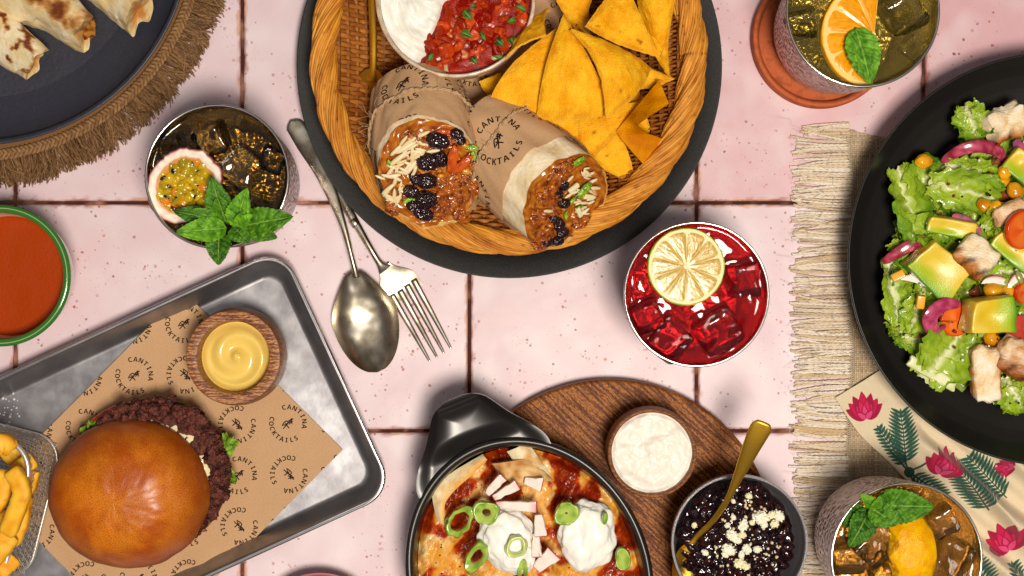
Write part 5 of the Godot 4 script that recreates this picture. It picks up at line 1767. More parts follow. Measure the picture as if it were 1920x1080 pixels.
func chips() -> void:
	chip([1030, 15, 0.070], [1020, 62, 0.098], [950, 112, 0.088], 0.004, 0.002, "chip seen edge on, squeezed against the dip bowl", 0)
	chip([1120, -40, 0.060], [1030, -30, 0.062], [1088, 66, 0.050], 0.004, 0.0, "shaded chip behind the pile, below the photo's top edge", 1)
	chip([940, 135, 0.05], [898, 152, 0.048], [938, 190, 0.044], 0.002, 0.0, "small chip tip between the dip bowl and the big left chip", 2)
	chip([1270, -10, 0.088], [1195, -30, 0.078], [1254, 150, 0.064], 0.009, -0.004, "tall chip standing against the basket rim at the upper right", 3)
	chip([1205, 30, 0.076], [1246, 72, 0.079], [1236, 108, 0.076], 0.003, 0.0, "small chip peeking out beside the upright chip at the rim", 4)
	chip([1080, 45, 0.062], [1262, 152, 0.064], [1170, 160, 0.050], 0.005, 0.004, "long dark chip lying under the flat top chip", 5)
	chip([1168, -45, 0.094], [1096, 50, 0.086], [1238, 108, 0.088], 0.006, 0.0, "flat chip on top of the pile, below the photo's top edge", 6)
	chip([1195, 160, 0.045], [1150, 240, 0.04], [1225, 260, 0.038], 0.002, 0.0, "dark chip at the bottom of the basket by the curled chip", 7)
	chip([1082, 292, 0.046], [1157, 240, 0.054], [1192, 346, 0.042], 0.003, 0.001, "lowest chip, pointing at the basket rim beside the right burrito", 8)
	chip([1058, 215, 0.056], [1200, 190, 0.060], [1104, 304, 0.060], 0.005, 0.002, "chip under the centre chip, its point touching the lowest chip", 9)
	chip([1062, 40, 0.078], [905, 226, 0.072], [1084, 266, 0.062], 0.010, 0.002, "large leftmost chip touching the left burrito's paper", 10, 0.011)
	chip([1057, 24, 0.090], [1006, 224, 0.084], [1152, 212, 0.080], 0.011, 0.003, "centre chip with its narrow tip pointing to the dip bowl", 11, 0.004)
	chip([1068, 54, 0.100], [1132, 227, 0.094], [1224, 126, 0.082], 0.010, -0.004, "front chip overlapping the centre chip, corner raised", 12, -0.004)
	# the curled chip at the right
	var s := Shape.new()
	s.slab(26, 34, func(u, v):
		var top: Vector3 = at(1236, 150, 0.074).lerp(at(1254, 194, 0.080), u)
		var bot: Vector3 = at(1161, 240, 0.066).lerp(at(1166, 256, 0.072), u)
		var tip := at(1219, 318, 0.056)
		var p: Vector3
		if v < 0.5:
			p = top.lerp(bot, v * 2.0) + Vector3(0, 0.007 * sin(v * TAU) * (0.3 + u), 0)
		else:
			p = bot.lerp(tip + Vector3((1.0 - u) * -0.001, 0, 0), (v - 0.5) * 2.0)
		var wide = sin(PI * clampf(v, 0, 1)) * (1.0 - u)
		p += Vector3(-0.002, 0, 0.002) * wide
		if v > 0.35:
			p += Vector3(0.024, -0.012, -0.004) * u * sin(PI * clampf((v - 0.35) / 0.65, 0, 1))
		return p, Vector3(0, 0.0012, 0), func(u, v, p): return L("e59a0c").lerp(L("c8780a"), clampf(0.4 + n3(p, 70.0, 3) + (0.4 if v > 0.5 else 0.0), 0, 1)))
	solo("tortilla_chip", s, mat("tortilla_chip"), "curled chip standing alone at the right beside the basket wall", "tortilla chip", "tortilla chips in the basket")


# ---- right: linen mat, printed napkin, salad bowl ------------------------------------------------
func linen_mat() -> void:
	var t := thing("linen_placemat", at(1750, 640), "natural woven linen placemat with a long cream fringe on its left edge", "placemat")
	# weave texture: over and under threads, with uneven tone
	var n := 256
	var hi := Image.create(n, n, false, Image.FORMAT_RGB8)
	var ci := Image.create(n, n, false, Image.FORMAT_RGB8)
	var th := 16
	var r := RandomNumberGenerator.new()
	r.seed = 77
	var tone := []
	for i in 64:
		tone.append(r.randf_range(0.72, 1.0))
	for y in n:
		for x in n:
			var i := x / th
			var j := y / th
			var fx := (x % th + 0.5) / th * 2 - 1
			var fy := (y % th + 0.5) / th * 2 - 1
			var over := (i + j) % 2 == 0
			var a := sqrt(maxf(1.0 - fx * fx * 0.9, 0.0)) * (0.6 + 0.4 * cos(fy * PI * 0.5)) if over else sqrt(maxf(1.0 - fy * fy * 0.9, 0.0)) * (0.6 + 0.4 * cos(fx * PI * 0.5))
			hi.set_pixel(x, y, Color(a, a, a))
			var k: float = tone[i] if over else tone[j + 20]
			k *= 0.92 + 0.08 * r.randf()
			var gap := clampf((a - 0.30) * 3.0, 0.0, 1.0)
			ci.set_pixel(x, y, Color(k, k * 0.985, k * 0.96).lerp(Color(0.66, 0.57, 0.47), (1.0 - gap) * 0.8))
	texs["weave_h"] = ImageTexture.create_from_image(hi)
	texs["weave_c"] = ImageTexture.create_from_image(ci)
	var m := mat("linen", Color.html("ecd8ba"), 0.9, {"tex": texs["weave_c"], "bump": texs["weave_h"], "relief": 0.07, "sheen": 0.3, "detail": noise_tex("linen_blotch", FastNoiseLite.TYPE_SIMPLEX, 0.01, 4, [[0.0, "c9c0b6"], [0.5, "f4f0ec"], [1.0, "ffffff"]], 512, 71), "dtri": 5.0})
	var edge := func(y: float) -> float: return 1588.0 + 3.5 * sin(y * 0.021) + 3.0 * nz.get_noise_1d(y * 0.02) - (y - 600.0) * 0.004
	var top := func(x: float) -> float: return 243.0 + (x - 1590.0) * 0.22 + 2.5 * nz.get_noise_1d(x * 0.03)
	var s := Shape.new()
	s.slab(60, 120, func(a, b):
		var y := lerpf(240, 1300, b)
		var x: float = lerpf(edge.call(y), 2300, a * a)
		var ty: float = top.call(x)
		y = lerpf(ty, 1300, b)
		var p := at(x, y, 0.003)
		p.y = 0.0026 + 0.0007 * n3(p, 25.0, 2)
		return p, Vector3(0, 0.0016, 0))
	for i in s.v.size():
		s.uv[i] = Vector2(s.v[i].x, s.v[i].z) / 0.0215
	part("weave", s, m, t)
	# stitching along the edge of the weave
	var st := Shape.new()
	for k in 2:
		var pts := []
		for i in 260:
			var y := 258.0 + i * 4.2
			pts.append(at(edge.call(y) + 6 + (5.0 if (i + k) % 2 else -3.0) , y, 0.004) + Vector3(0, 0.0002, 0))
		st.tube(pts, 0.00028, 4, L("e6d8c2"))
	var cm := mat("cotton_yarn", Color.WHITE, 0.9, {"vc": true, "bump": fine(), "relief": 0.03, "tri": 70.0, "sheen": 0.3})
	part("stitching", st, cm, t)
	# fringe: twisted yarns of uneven length
	var f := Shape.new()
	var y := 232.0
	while y < 1120.0:
		for lay in 2:
			var yy := y + rnd(-2.0, 2.0)
			var sway := 7.0 * nz.get_noise_1d(yy * 0.035 + lay * 9.0) + 4.0 * nz.get_noise_1d(yy * 0.11)
			var reach: float = (1486.0 if lay else 1492.0) + 9.0 * nz.get_noise_1d(yy * 0.05 + 30) + rnd(-4, 8) + (16.0 if yy < 262 else 0.0)
			var tone_c := L("f6ecdc").lerp(L("d6b990"), clampf(0.35 + nz.get_noise_1d(yy * 0.09 + lay * 31.0) * 0.8 + rnd(-0.2, 0.25), 0, 1)).lerp(L("9a7650"), 0.5 if rnd() < 0.06 else 0.0)
			var x0: float = edge.call(yy) + 4
			for ply in 2:
				var pts := []
				var m2 := 26
				for i in m2 + 1:
					var u := i / float(m2)
					var ph := u * 30.0 + PI * ply + yy
					var w := 0.55 * (1.0 - 0.3 * u)
					var x := lerpf(x0, reach, u)
					pts.append(at(x, yy + 2.6 * sway * u * u + 1.5 * sin(u * 5.0 + yy * 0.3) * u + 1.05 * w * sin(ph) * 1.3, 0.0) + Vector3(0, 0.0012 + 0.0011 * lay * (1.0 - 0.5 * u) + 0.0006 * sin(u * PI) + 0.0004 * cos(ph), 0))
				f.tube(pts, rnd(0.00055, 0.00078), 5, tone_c)
		y += 4.9
	for i in 240:
		var yy := rnd(232, 1100)
		var x := rnd(1482, 1590)
		var a := at(x, yy, 0.005)
		f.tube([a, a + Vector3(rnd(-0.004, 0.004), 0.001, rnd(-0.003, 0.003)), a + Vector3(rnd(-0.009, 0.004), 0.0, rnd(-0.006, 0.006))], 0.0001, 3, L("e9dcc6"))
	part("fringe", f, cm, t, true)


func napkin_print() -> ImageTexture:
	# drawn on the cloth's own plane, 10 units of plan per 12 pixels
	var im := Image.create(640, 768, false, Image.FORMAT_RGB8)
	im.fill(Color.html("e3d2b2"))
	var k := 1.5
	var org := Vector2(1550, 660)
	var fillp := func(poly: PackedVector2Array, col: Color) -> void:
		var lo := poly[0]
		var hi := poly[0]
		for p in poly:
			lo = lo.min(p)
			hi = hi.max(p)
		for y in range(maxi(int(lo.y), 0), mini(int(hi.y) + 2, 768)):
			for x in range(maxi(int(lo.x), 0), mini(int(hi.x) + 2, 640)):
				if Geometry2D.is_point_in_polygon(Vector2(x + 0.5, y + 0.5), poly):
					im.set_pixel(x, y, col.lerp(im.get_pixel(x, y), 0.06))
	var petal := func(o: Vector2, ang: float, ln: float, w: float, col: Color) -> void:
		var pl := PackedVector2Array()
		for i in 13:
			var u := i / 12.0
			pl.append(o + Vector2(ln * u, w * pow(sin(PI * pow(u, 0.75)), 0.8)).rotated(ang))
		for i in range(11, 0, -1):
			var u := i / 12.0
			pl.append(o + Vector2(ln * u, -w * pow(sin(PI * pow(u, 0.75)), 0.8)).rotated(ang))
		fillp.call(pl, col)
	var lotus := func(x: float, y: float, ang: float, sz: float) -> void:
		var o := (Vector2(x, y) - org) * k
		var cols := [Color.html("a3123f"), Color.html("cc1550"), Color.html("d92563"), Color.html("e04a84")]
		for q in [[-1.15, 0.95, 0.20, 0], [1.15, 0.95, 0.20, 0], [-0.8, 1.0, 0.21, 1], [0.8, 1.0, 0.21, 1], [-0.42, 1.12, 0.2, 0], [0.42, 1.12, 0.2, 0], [0.0, 1.2, 0.2, 1], [-0.6, 0.72, 0.17, 2], [0.6, 0.72, 0.17, 2], [-0.22, 0.85, 0.16, 2], [0.25, 0.85, 0.16, 2], [0.0, 0.62, 0.13, 3], [-0.95, 0.5, 0.12, 3], [0.95, 0.5, 0.12, 3]]:
			petal.call(o, ang + q[0] * 0.85, sz * q[1] * k, sz * (q[2] + 0.035) * k, cols[0])
			petal.call(o, ang + q[0] * 0.85, sz * (q[1] - 0.05) * k, sz * (q[2] - 0.02) * k, cols[q[3]])
	var fern := func(x0: float, y0: float, x1: float, y1: float, wid: float) -> void:
		var a := (Vector2(x0, y0) - org) * k
		var b := (Vector2(x1, y1) - org) * k
		var d := (b - a).normalized()
		var ln := (b - a).length()
		var g := Color.html("2f5a4a")
		var g2 := Color.html("17362e")
		var cnt := int(ln / (7.5 * k))
		for i in cnt:
			var u := (i + 1.0) / (cnt + 0.3)
			var o := a + d * ln * u
			var l := wid * k * (0.55 + 0.45 * sin(PI * (0.15 + 0.8 * u)))
			for sg in [-1.0, 1.0]:
				petal.call(o, d.angle() + sg * 0.95, l, 3.1 * k, g)
				petal.call(o, d.angle() + sg * 0.95, l * 0.8, 0.7 * k, g2)
		petal.call(b - d * 8 * k, d.angle(), 16 * k, 3.0 * k, g)
		var q := Vector2(-d.y, d.x) * 1.2 * k
		fillp.call(PackedVector2Array([a - q, a + q, b + q * 0.5, b - q * 0.5]), g2)
	fern.call(1690, 872, 1640, 800, 20)
	fern.call(1690, 868, 1680, 770, 34)
	fern.call(1700, 885, 1760, 925, 26)
	fern.call(1840, 950, 1778, 872, 34)
	fern.call(1880, 930, 1810, 855, 34)
	fern.call(1900, 860, 1935, 890, 26)
	fern.call(1860, 1110, 1810, 1040, 30)
	fern.call(1900, 1120, 1890, 1055, 30)
	fern.call(1905, 985, 1950, 1000, 26)
	fern.call(1745, 770, 1790, 745, 24)
	var st := Color.html("1f4438")
	for q in [[1698, 882, 1685, 850], [1698, 882, 1660, 840], [1698, 882, 1712, 915], [1698, 882, 1745, 915], [1698, 882, 1730, 860]]:
		var a := (Vector2(q[0], q[1]) - org) * k
		var b := (Vector2(q[2], q[3]) - org) * k
		var d := (b - a).normalized()
		var w := Vector2(-d.y, d.x) * 1.8 * k
		fillp.call(PackedVector2Array([a - w, a + w, b + w, b - w]), st)
	var dot := PackedVector2Array()
	for i in 16:
		dot.append((Vector2(1698, 882) - org + Vector2(cos(TAU * i / 16), sin(TAU * i / 16)) * 10.0) * k)
	fillp.call(dot, st)
	lotus.call(1616, 782, -1.75, 44)
	lotus.call(1750, 884, -1.25, 46)
	lotus.call(1885, 1028, -2.05, 50)
	lotus.call(1882, 868, 2.9, 26)
	lotus.call(1945, 920, 2.9, 30)
	return ImageTexture.create_from_image(im)

func napkin() -> void:
	var tex := napkin_print()
	var m := mat("printed_cotton", Color.WHITE, 0.85, {"tex": tex, "bump": texs["weave_h"], "relief": 0.006, "sheen": 0.3, "detail": noise_tex("cotton", FastNoiseLite.TYPE_SIMPLEX, 0.25, 2, [[0.0, "d8d4ce"], [0.5, "ffffff"], [1.0, "ffffff"]], 256, 81), "dtri": 22.0})
	var s := Shape.new()
	# the sheet: left edge from the corner down to the cup, top edge running under the bowl
	var A := Vector2(1566, 746)
	var left := path2([A, Vector2(1610, 812), Vector2(1665, 865), Vector2(1720, 930), Vector2(1745, 1010), Vector2(1752, 1120)], 40)
	var right := path2([Vector2(1650, 694), Vector2(1790, 700), Vector2(1900, 760), Vector2(1980, 850), Vector2(2010, 960), Vector2(2010, 1120)], 40)
	s.slab(90, 90, func(a, b):
		var i := int(minf(b * 40.0, 39.0))
		var f = b * 40.0 - i
		var l: Vector2 = left[i].lerp(left[i + 1], f)
		var rr: Vector2 = right[i].lerp(right[i + 1], f)
		var q := l.lerp(rr, a)
		var p := at(q.x, q.y, 0.006)
		# folds run from the upper left to the lower right
		var along := (q - Vector2(1650, 760)).dot(Vector2(0.72, 0.69))
		var across := (q - Vector2(1650, 760)).dot(Vector2(-0.69, 0.72))
		var amp := smoothstep(40.0, 170.0, along)
		var fold := 0.009 * sin(across * 0.075 + along * 0.006 + 0.5) + 0.004 * sin(across * 0.15 + 1.3 + along * 0.01)
		p.y = 0.0068 + amp * (fold + 0.003) + 0.0012 * n3(p, 40.0, 3) + 0.0004 * n3(p, 130.0, 4)
		p.y += 0.006 * exp(-pow((across + 46.0 - along * 0.12) / 7.0, 2.0)) * smoothstep(60, 200, along)
		p.y = maxf(p.y, 0.0042)
		return p, Vector3(0, 0.0004, 0))
	for i in s.v.size():
		var p := s.v[i]
		s.uv[i] = (Vector2(p.x, p.z) / S + Vector2(960, 540) - Vector2(1550, 660) - Vector2(4, 2)) * 1.5 / Vector2(640, 768)
	solo("printed_napkin", s, m, "cream cotton napkin printed with pink lotus flowers and green ferns, crumpled on the linen mat", "napkin")

const LG := "5a9414"
func lettuce(x: float, y: float, h: float, ang: float, ln: float, wd: float, fold: float, tone: float, rib: float, tilt: float, label: String) -> void:
	var L0 := len_at(ln, h)
	var W := len_at(wd, h) * 1.22
	var o := at(x, y, h)
	var d := Vector3(cos(ang), tilt, sin(ang)).normalized()
	var sd := d.cross(Vector3.UP).normalized()
	var up := sd.cross(d)
	var seed_v := x * 0.013 + y * 0.007
	var s := Shape.new()
	s.slab(44, 48, func(a, b):
		var u: float = a * 2 - 1
		var ww := W * 0.5 * lerpf(0.62, 1.0, smoothstep(0.0, 0.5, b)) * (1.0 - 0.35 * smoothstep(0.75, 1.0, b))
		var k := absf(u)
		var p: Vector3 = o + d * (L0 * (b - 0.5)) + sd * u * ww
		var ruff := 0.0032 * smoothstep(0.35, 1.0, k) * sin(b * 7.5 + seed_v * 9.0 + u) + 0.003 * smoothstep(0.7, 1.0, b) * sin(u * 5.0 + seed_v * 5.0)
		var q := Vector3(u * ww * 1.0, b * L0, seed_v)
		var blist := 0.0012 * nz.get_noise_3d(q.x * 45.0, q.y * 45.0, seed_v * 7.0) + 0.0013 * absf(nz.get_noise_3d(q.x * 90.0, q.y * 90.0, seed_v * 3.0))
		p += up * (0.6 * fold * k * k * ww + 0.0035 * sin(u * 2.6 + b * 3.5 + seed_v * 8.0) * smoothstep(0.0, 0.3, b) + 0.6 * ruff + blist * smoothstep(0.05, 0.3, k) - 0.0012 * exp(-pow(k * 7.0, 2.0)))
		p += up * (-0.35 * L0 * pow(b - 0.5, 2.0))
		p += d * (0.0020 * nz.get_noise_2d(u * 3.0 + seed_v, b * 5.0)) + sd * (0.0020 * nz.get_noise_2d(b * 6.0, seed_v * 4.0 + u))
		return p, up * 0.0005, func(a, b, p):
		var u := absf(a * 2 - 1)
		var vein := absf(fmod(b * 5.0 - u * 1.5 + 6.0, 1.0) - 0.5) * 2.0
		var c := L("d8de84").lerp(L("a0bc2e"), smoothstep(0.05, 0.45, u + b * 0.35)).lerp(L("4f8612"), clampf((u * 0.6 + b * 0.6 - 0.45) * tone * 1.6 + 0.5 * n3(p, 110.0, seed_v), 0, 1))
		c = c.lerp(L("e9edc0"), exp(-pow(u / (0.05 + rib * (1.0 - b)), 2.0)) * 0.9)
		return c.lerp(L("dbe69a"), pow(vein, 10.0) * 0.4 * (1.0 - u)))
	solo("lettuce_leaf", s, lettuce_mat(), label, "lettuce", "lettuce leaves in the salad")

func lump(called: String, x: float, y: float, h: float, size: Vector3, eul: Vector3, cols: Array, m: Material, label: String, cat: String, group: String, rough_amp: float, box: float) -> void:
	var o := at(x, y, h)
	var s := Shape.new()
	var sd := x * 0.017 + y * 0.003
	var X := Transform3D(Basis.from_euler(eul), o)
	s.rbox(size, minf(size.x, minf(size.y, size.z)) * box, 9, X, func(a, b, p):
		var l = X.affine_inverse() * p
		var c: Color = cols[0].lerp(cols[1], clampf(0.45 + n3(p, 110.0, sd) * 0.9 + n3(p, 330.0, sd + 2) * 0.35, 0, 1))
		if cols.size() > 2:
			c = c.lerp(cols[2], clampf((absf(l.x) / size.x * 2.0 - 0.80) * 5.0 + n3(p, 120.0, sd + 3) * 0.8, 0, 1) if cols.size() == 3 else clampf((l.z / size.z * 2.0 - 0.25) * 2.6 + n3(p, 90.0, sd + 3) * 1.2, 0, 1))
		if cols.size() > 3:
			c = c.lerp(cols[3], clampf((sin(l.x * 600.0 + l.z * 300.0) - 0.35) * 2.0, 0, 1) * clampf((l.z / size.z * 2.0 - 0.1) * 3.0, 0, 1) * 0.85)
		return c, func(q): return q * (1.0 + rough_amp * 0.8 * n3(q, 60.0, sd) + rough_amp * 0.3 * n3(q, 170.0, sd + 4)))
	solo(called, s, m, label, cat, group)

func avocado(x: float, y: float, h: float, size: Vector3, eul: Vector3, skin_axis: int, label: String) -> void:
	var o := at(x, y, h)
	var X := Transform3D(Basis.from_euler(eul), o)
	var s := Shape.new()
	var half := size * 0.5
	s.rbox(size, 0.0016, 8, X, func(a, b, p):
		var l = X.affine_inverse() * p
		var e = l.x / half.x if skin_axis == 0 else l.z / half.z
		var c := L("e2be28").lerp(L("ecd258"), clampf(0.5 + n3(p, 70.0, x) * 0.9, 0, 1))
		c = c.lerp(L("a8c020"), smoothstep(-0.15, 0.6, e + 0.15 * n3(p, 60.0, 2)))
		return c.lerp(L("5a9a1c"), smoothstep(0.66, 0.98, e)), func(q):
		var r: Vector3 = q * (1.0 + 0.10 * n3(q, 42.0, x)) * Vector3(1.0 + 9.0 * q.z, 1.0, 1.0 + 6.0 * q.x)
		# the hollow left by the stone
		r.y -= 0.0022 * exp(-(pow((q.x + half.x * 0.25) / (half.x * 0.5), 2.0) + pow(q.z / (half.z * 0.6), 2.0))) * (1.0 if q.y > 0 else 0.0)
		return r)
	solo("avocado_piece", s, mat("avocado", Color.WHITE, 0.3, {"vc": true, "sss": 0.15, "coat": 0.3, "coat_rough": 0.25, "bump": fine(), "relief": 0.012, "tri": 30.0}), label, "avocado", "avocado pieces in the salad")

func onion(pts: Array, w: float, th: float, col: String, label: String) -> void:
	var s := Shape.new()
	var p3 := []
	for q in pts:
		p3.append(at(q[0], q[1], q[2]))
	var pp := path(p3, 26)
	s.tube(pp, func(u): return Vector2(w * pow(sin(PI * clampf(u * 0.96 + 0.02, 0, 1)), 0.4), th * 0.65), 12, func(a, b, p): return L(col).lerp(L("d8607c"), clampf(0.1 + n3(p, 160.0, w * 999.0) + 0.3 * sin(a * TAU), 0, 1)))
	solo("onion_strip", s, mat("pickled_onion", Color.WHITE, 0.18, {"vc": true, "coat": 0.6, "back": Color(0.3, 0.05, 0.1)}), label, "onion", "pickled onion strips in the salad")

func salad() -> void:
	var h := 0.046
	var o := at(1978, 486, h)
	o.y = 0.004
	var r := len_at(388, h)
	var H0 := h - o.y
	var s := Shape.new()
	s.lathe(o, path2([Vector2(0.001, 0), Vector2(r * 0.5, 0), Vector2(r * 0.56, 0.003), Vector2(r * 0.8, 0.018), Vector2(r * 0.95, H0 * 0.75), Vector2(r * 0.998, H0 - 0.0012), Vector2(r, H0), Vector2(r * 0.992, H0 + 0.0004), Vector2(r * 0.975, H0 - 0.003), Vector2(r * 0.9, H0 * 0.62), Vector2(r * 0.78, 0.018), Vector2(r * 0.6, 0.009), Vector2(r * 0.3, 0.007), Vector2(0.001, 0.007)], 66), 140)
	solo("salad_bowl", s, mat("black_glaze", Color.html("211f1e"), 0.38, {"bump": fine(), "relief": 0.008, "tri": 12.0, "coat": 0.25, "coat_rough": 0.3}), "wide black bowl of mixed salad on the linen mat, cut off by the right edge", "bowl")
	# a bed of small chopped leaves that fills the gaps between the pieces
	var bed := Shape.new()
	var bc := at(1985, 492, 0.03)
	for i in 1250:
		var g := rnd(0.0, TAU)
		var rr := len_at(292, 0.03) * sqrt(rnd(0.0, 1.0))
		var p := bc + Vector3(cos(g) * rr, lerpf(rnd(0.002, 0.012), rnd(-0.010, -0.002), smoothstep(0.07, 0.1, rr)), sin(g) * rr * 0.95)
		var sz := rnd(0.009, 0.017)
		var yaw := rnd(0, TAU)
		var tone := rnd()
		var u0 := Vector3(cos(yaw), rnd(-0.6, 0.6), sin(yaw))
		var w0 := u0.cross(Vector3(rnd(-0.4, 0.4), 1, rnd(-0.4, 0.4))).normalized()
		bed.grid(5, 5, func(a, b):
			var q: Vector3 = p + u0 * (a - 0.5) * sz + w0 * (b - 0.5) * sz * 0.8
			return q + Vector3.UP * (0.002 * sin(a * 6.0 + i) + 0.0018 * n3(q, 260.0, i)), L("4f7812").lerp(L("a9c040"), tone) if i % 9 else L("8a4a2a"))
	var bo := solo("chopped_leaves", bed, lettuce_mat(), "dark chopped salad leaves filling the gaps under the larger pieces", "lettuce")
	bo.set_meta("kind", "stuff")
	# lettuce
	lettuce(1822, 228, 0.046, 1.2, 72, 58, 0.5, 1.0, 0.10, 0.1, "small upright lettuce leaf nearest the bowl's top rim")
	lettuce(1704, 380, 0.044, 1.35, 150, 58, 0.7, 0.9, 0.05, 0.2, "tall curled lettuce leaf at the far left of the salad")
	lettuce(1740, 335, 0.040, -0.6, 80, 70, 0.2, 1.5, 0.05, -0.1, "dark lettuce leaf beside the single corn kernel")
	lettuce(1748, 395, 0.036, 0.3, 90, 60, 0.3, 1.5, 0.12, 0.0, "shaded lettuce leaf under the large crinkled one")
	lettuce(1820, 322, 0.046, 0.25, 100, 44, 0.6, 0.5, 0.22, 0.0, "pale rolled lettuce leaf above the large crinkled one")
	lettuce(1810, 358, 0.052, 0.22, 140, 66, 0.35, 0.7, 0.06, 0.05, "large crinkled lettuce leaf in the upper left of the salad")
	lettuce(1738, 432, 0.046, 0.3, 84, 50, 0.5, 1.1, 0.08, -0.1, "round lettuce leaf left of the avocado wedge")
	lettuce(1868, 412, 0.050, -0.7, 56, 46, 0.9, 0.3, 0.2, 0.2, "small yellow lettuce curl left of the tomato")
	lettuce(1700, 458, 0.036, -0.4, 70, 30, 0.4, 0.8, 0.1, 0.0, "lettuce edge sticking out above the big avocado chunk")
	lettuce(1880, 512, 0.048, -0.15, 90, 44, 0.5, 0.6, 0.1, 0.0, "lettuce leaf below the grilled chicken cube")
	lettuce(1676, 545, 0.044, 1.5, 130, 44, 0.9, 0.1, 0.5, 0.15, "white crisp lettuce rib at the left edge of the salad")
	lettuce(1722, 576, 0.044, 1.9, 100, 50, 0.8, 0.25, 0.2, 0.1, "yellow frilly lettuce heart beside the white rib")
	lettuce(1772, 668, 0.046, -0.9, 120, 96, 0.45, 0.6, 0.12, 0.12, "big cupped lettuce leaf at the bottom left of the salad")
	lettuce(1858, 624, 0.038, 0.1, 70, 46, 0.5, 1.2, 0.05, 0.0, "green lettuce leaf under the avocado cube")
	lettuce(1900, 738, 0.040, 1.0, 70, 56, 0.8, 0.2, 0.12, 0.1, "frilly lettuce leaf right of the lowest chicken piece")
	# more leaves that fill the heap
	lettuce(1712, 500, 0.040, 1.9, 90, 60, 0.4, 1.3, 0.05, 0.1, "dark lettuce leaf between the onion strip and the white lettuce rib")
	lettuce(1775, 470, 0.042, 0.2, 80, 50, 0.4, 1.0, 0.08, 0.1, "lettuce leaf squeezed between the avocado wedge and the big avocado chunk")
	lettuce(1850, 446, 0.044, 0.9, 70, 50, 0.4, 0.8, 0.08, 0.1, "lettuce leaf above the grilled chicken cube")
	lettuce(1800, 545, 0.040, 0.4, 90, 60, 0.4, 1.0, 0.06, 0.0, "lettuce leaf below the big avocado chunk's lower corner")
	lettuce(1885, 290, 0.038, 0.2, 90, 60, 0.3, 1.4, 0.06, 0.0, "dark lettuce leaf under the long pink onion strip")
	lettuce(1690, 620, 0.032, 0.9, 60, 44, 0.4, 1.2, 0.06, 0.0, "small dark lettuce leaf at the lower end of the white rib")
	lettuce(1905, 590, 0.044, 0.3, 80, 60, 0.3, 0.8, 0.08, 0.0, "lettuce leaf right of the avocado cube at the frame edge")
	lettuce(1730, 640, 0.036, 0.2, 70, 50, 0.3, 1.1, 0.06, 0.0, "lettuce leaf behind the big cupped leaf at the salad's lower left")
	# the stalk of the big cupped leaf
	lump("lettuce_stalk", 1748, 700, 0.042, Vector3(0.034, 0.0045, 0.0075), Vector3(0.1, -0.52, 0.0), [L("eef0c4"), L("cfd98a")], lettuce_mat(), "pale lettuce stalk along the big cupped leaf at the bottom", "lettuce", "", 0.12, 0.4)
	# avocado
	avocado(1758, 506, 0.053, Vector3(0.034, 0.015, 0.026), Vector3(0.12, -0.72, -0.1), 2, "big hollowed avocado chunk left of the grilled chicken cube")
	avocado(1852, 590, 0.060, Vector3(0.0275, 0.022, 0.0215), Vector3(0.1, 0.06, -0.12), 0, "square cut avocado cube with bright green side, centre of the salad")
	avocado(1784, 426, 0.050, Vector3(0.030, 0.010, 0.011), Vector3(0.25, -0.18, 0.0), 2, "flat avocado wedge under the large crinkled lettuce leaf")
	avocado(1900, 470, 0.050, Vector3(0.030, 0.015, 0.014), Vector3(0.2, -0.65, 0.0), 2, "avocado wedge with dark green skin below the tomato slice")
	avocado(1915, 312, 0.050, Vector3(0.020, 0.014, 0.018), Vector3(0.1, -0.6, 0.1), 2, "yellow avocado corner at the frame edge above the tomato")
	# chicken
	var meat := mat("chicken", Color.WHITE, 0.42, {"vc": true, "bump": noise_tex("meat_fibre", FastNoiseLite.TYPE_SIMPLEX, 0.03, 4), "relief": 0.05, "tri": Vector3(20, 50, 30)})
	var ck := [L("f8ecd4"), L("ecc890"), L("b8702c"), L("3a1a08")]
	lump("chicken_piece", 1826, 482, 0.056, Vector3(0.024, 0.018, 0.022), Vector3(-0.1, -0.75, 0.2), ck, meat, "grilled chicken cube with dark char lines beside the big avocado chunk", "chicken", "grilled chicken pieces in the salad", 0.14, 0.2)
	lump("chicken_piece", 1884, 232, 0.048, Vector3(0.028, 0.018, 0.025), Vector3(0.2, 0.4, 0.1), ck, meat, "round pulled chicken piece near the bowl's top rim", "chicken", "grilled chicken pieces in the salad", 0.42, 0.5)
	lump("chicken_piece", 1846, 700, 0.048, Vector3(0.018, 0.018, 0.033), Vector3(0.1, 0.12, 0.1), [L("f8ecd4"), L("ecc48c"), L("b8742c")], meat, "long torn chicken piece at the bottom of the salad", "chicken", "grilled chicken pieces in the salad", 0.26, 0.25)
	lump("chicken_piece", 1906, 672, 0.052, Vector3(0.026, 0.018, 0.024), Vector3(0.1, -0.55, 0.15), [L("ecd2b0"), L("c98a4a"), L("9a5418"), L("4a220a")], meat, "browned chicken piece right of the long torn one", "chicken", "grilled chicken pieces in the salad", 0.2, 0.3)
	lump("chicken_piece", 1893, 398, 0.054, Vector3(0.022, 0.010, 0.012), Vector3(0, 0.45, 0.1), [L("efd2b0"), L("d8a878"), L("c98c50")], meat, "thin chicken strip touching the upper edge of the tomato slice", "chicken", "grilled chicken pieces in the salad", 0.25, 0.4)
	lump("chicken_piece", 1862, 330, 0.042, Vector3(0.010, 0.012, 0.022), Vector3(0, 0.1, 0.1), [L("8a5428"), L("5a2c10")], meat, "dark charred chicken end behind the corn kernels", "chicken", "grilled chicken pieces in the salad", 0.25, 0.4)
	# tomatoes
	var wet := mat("wet_vegetable")
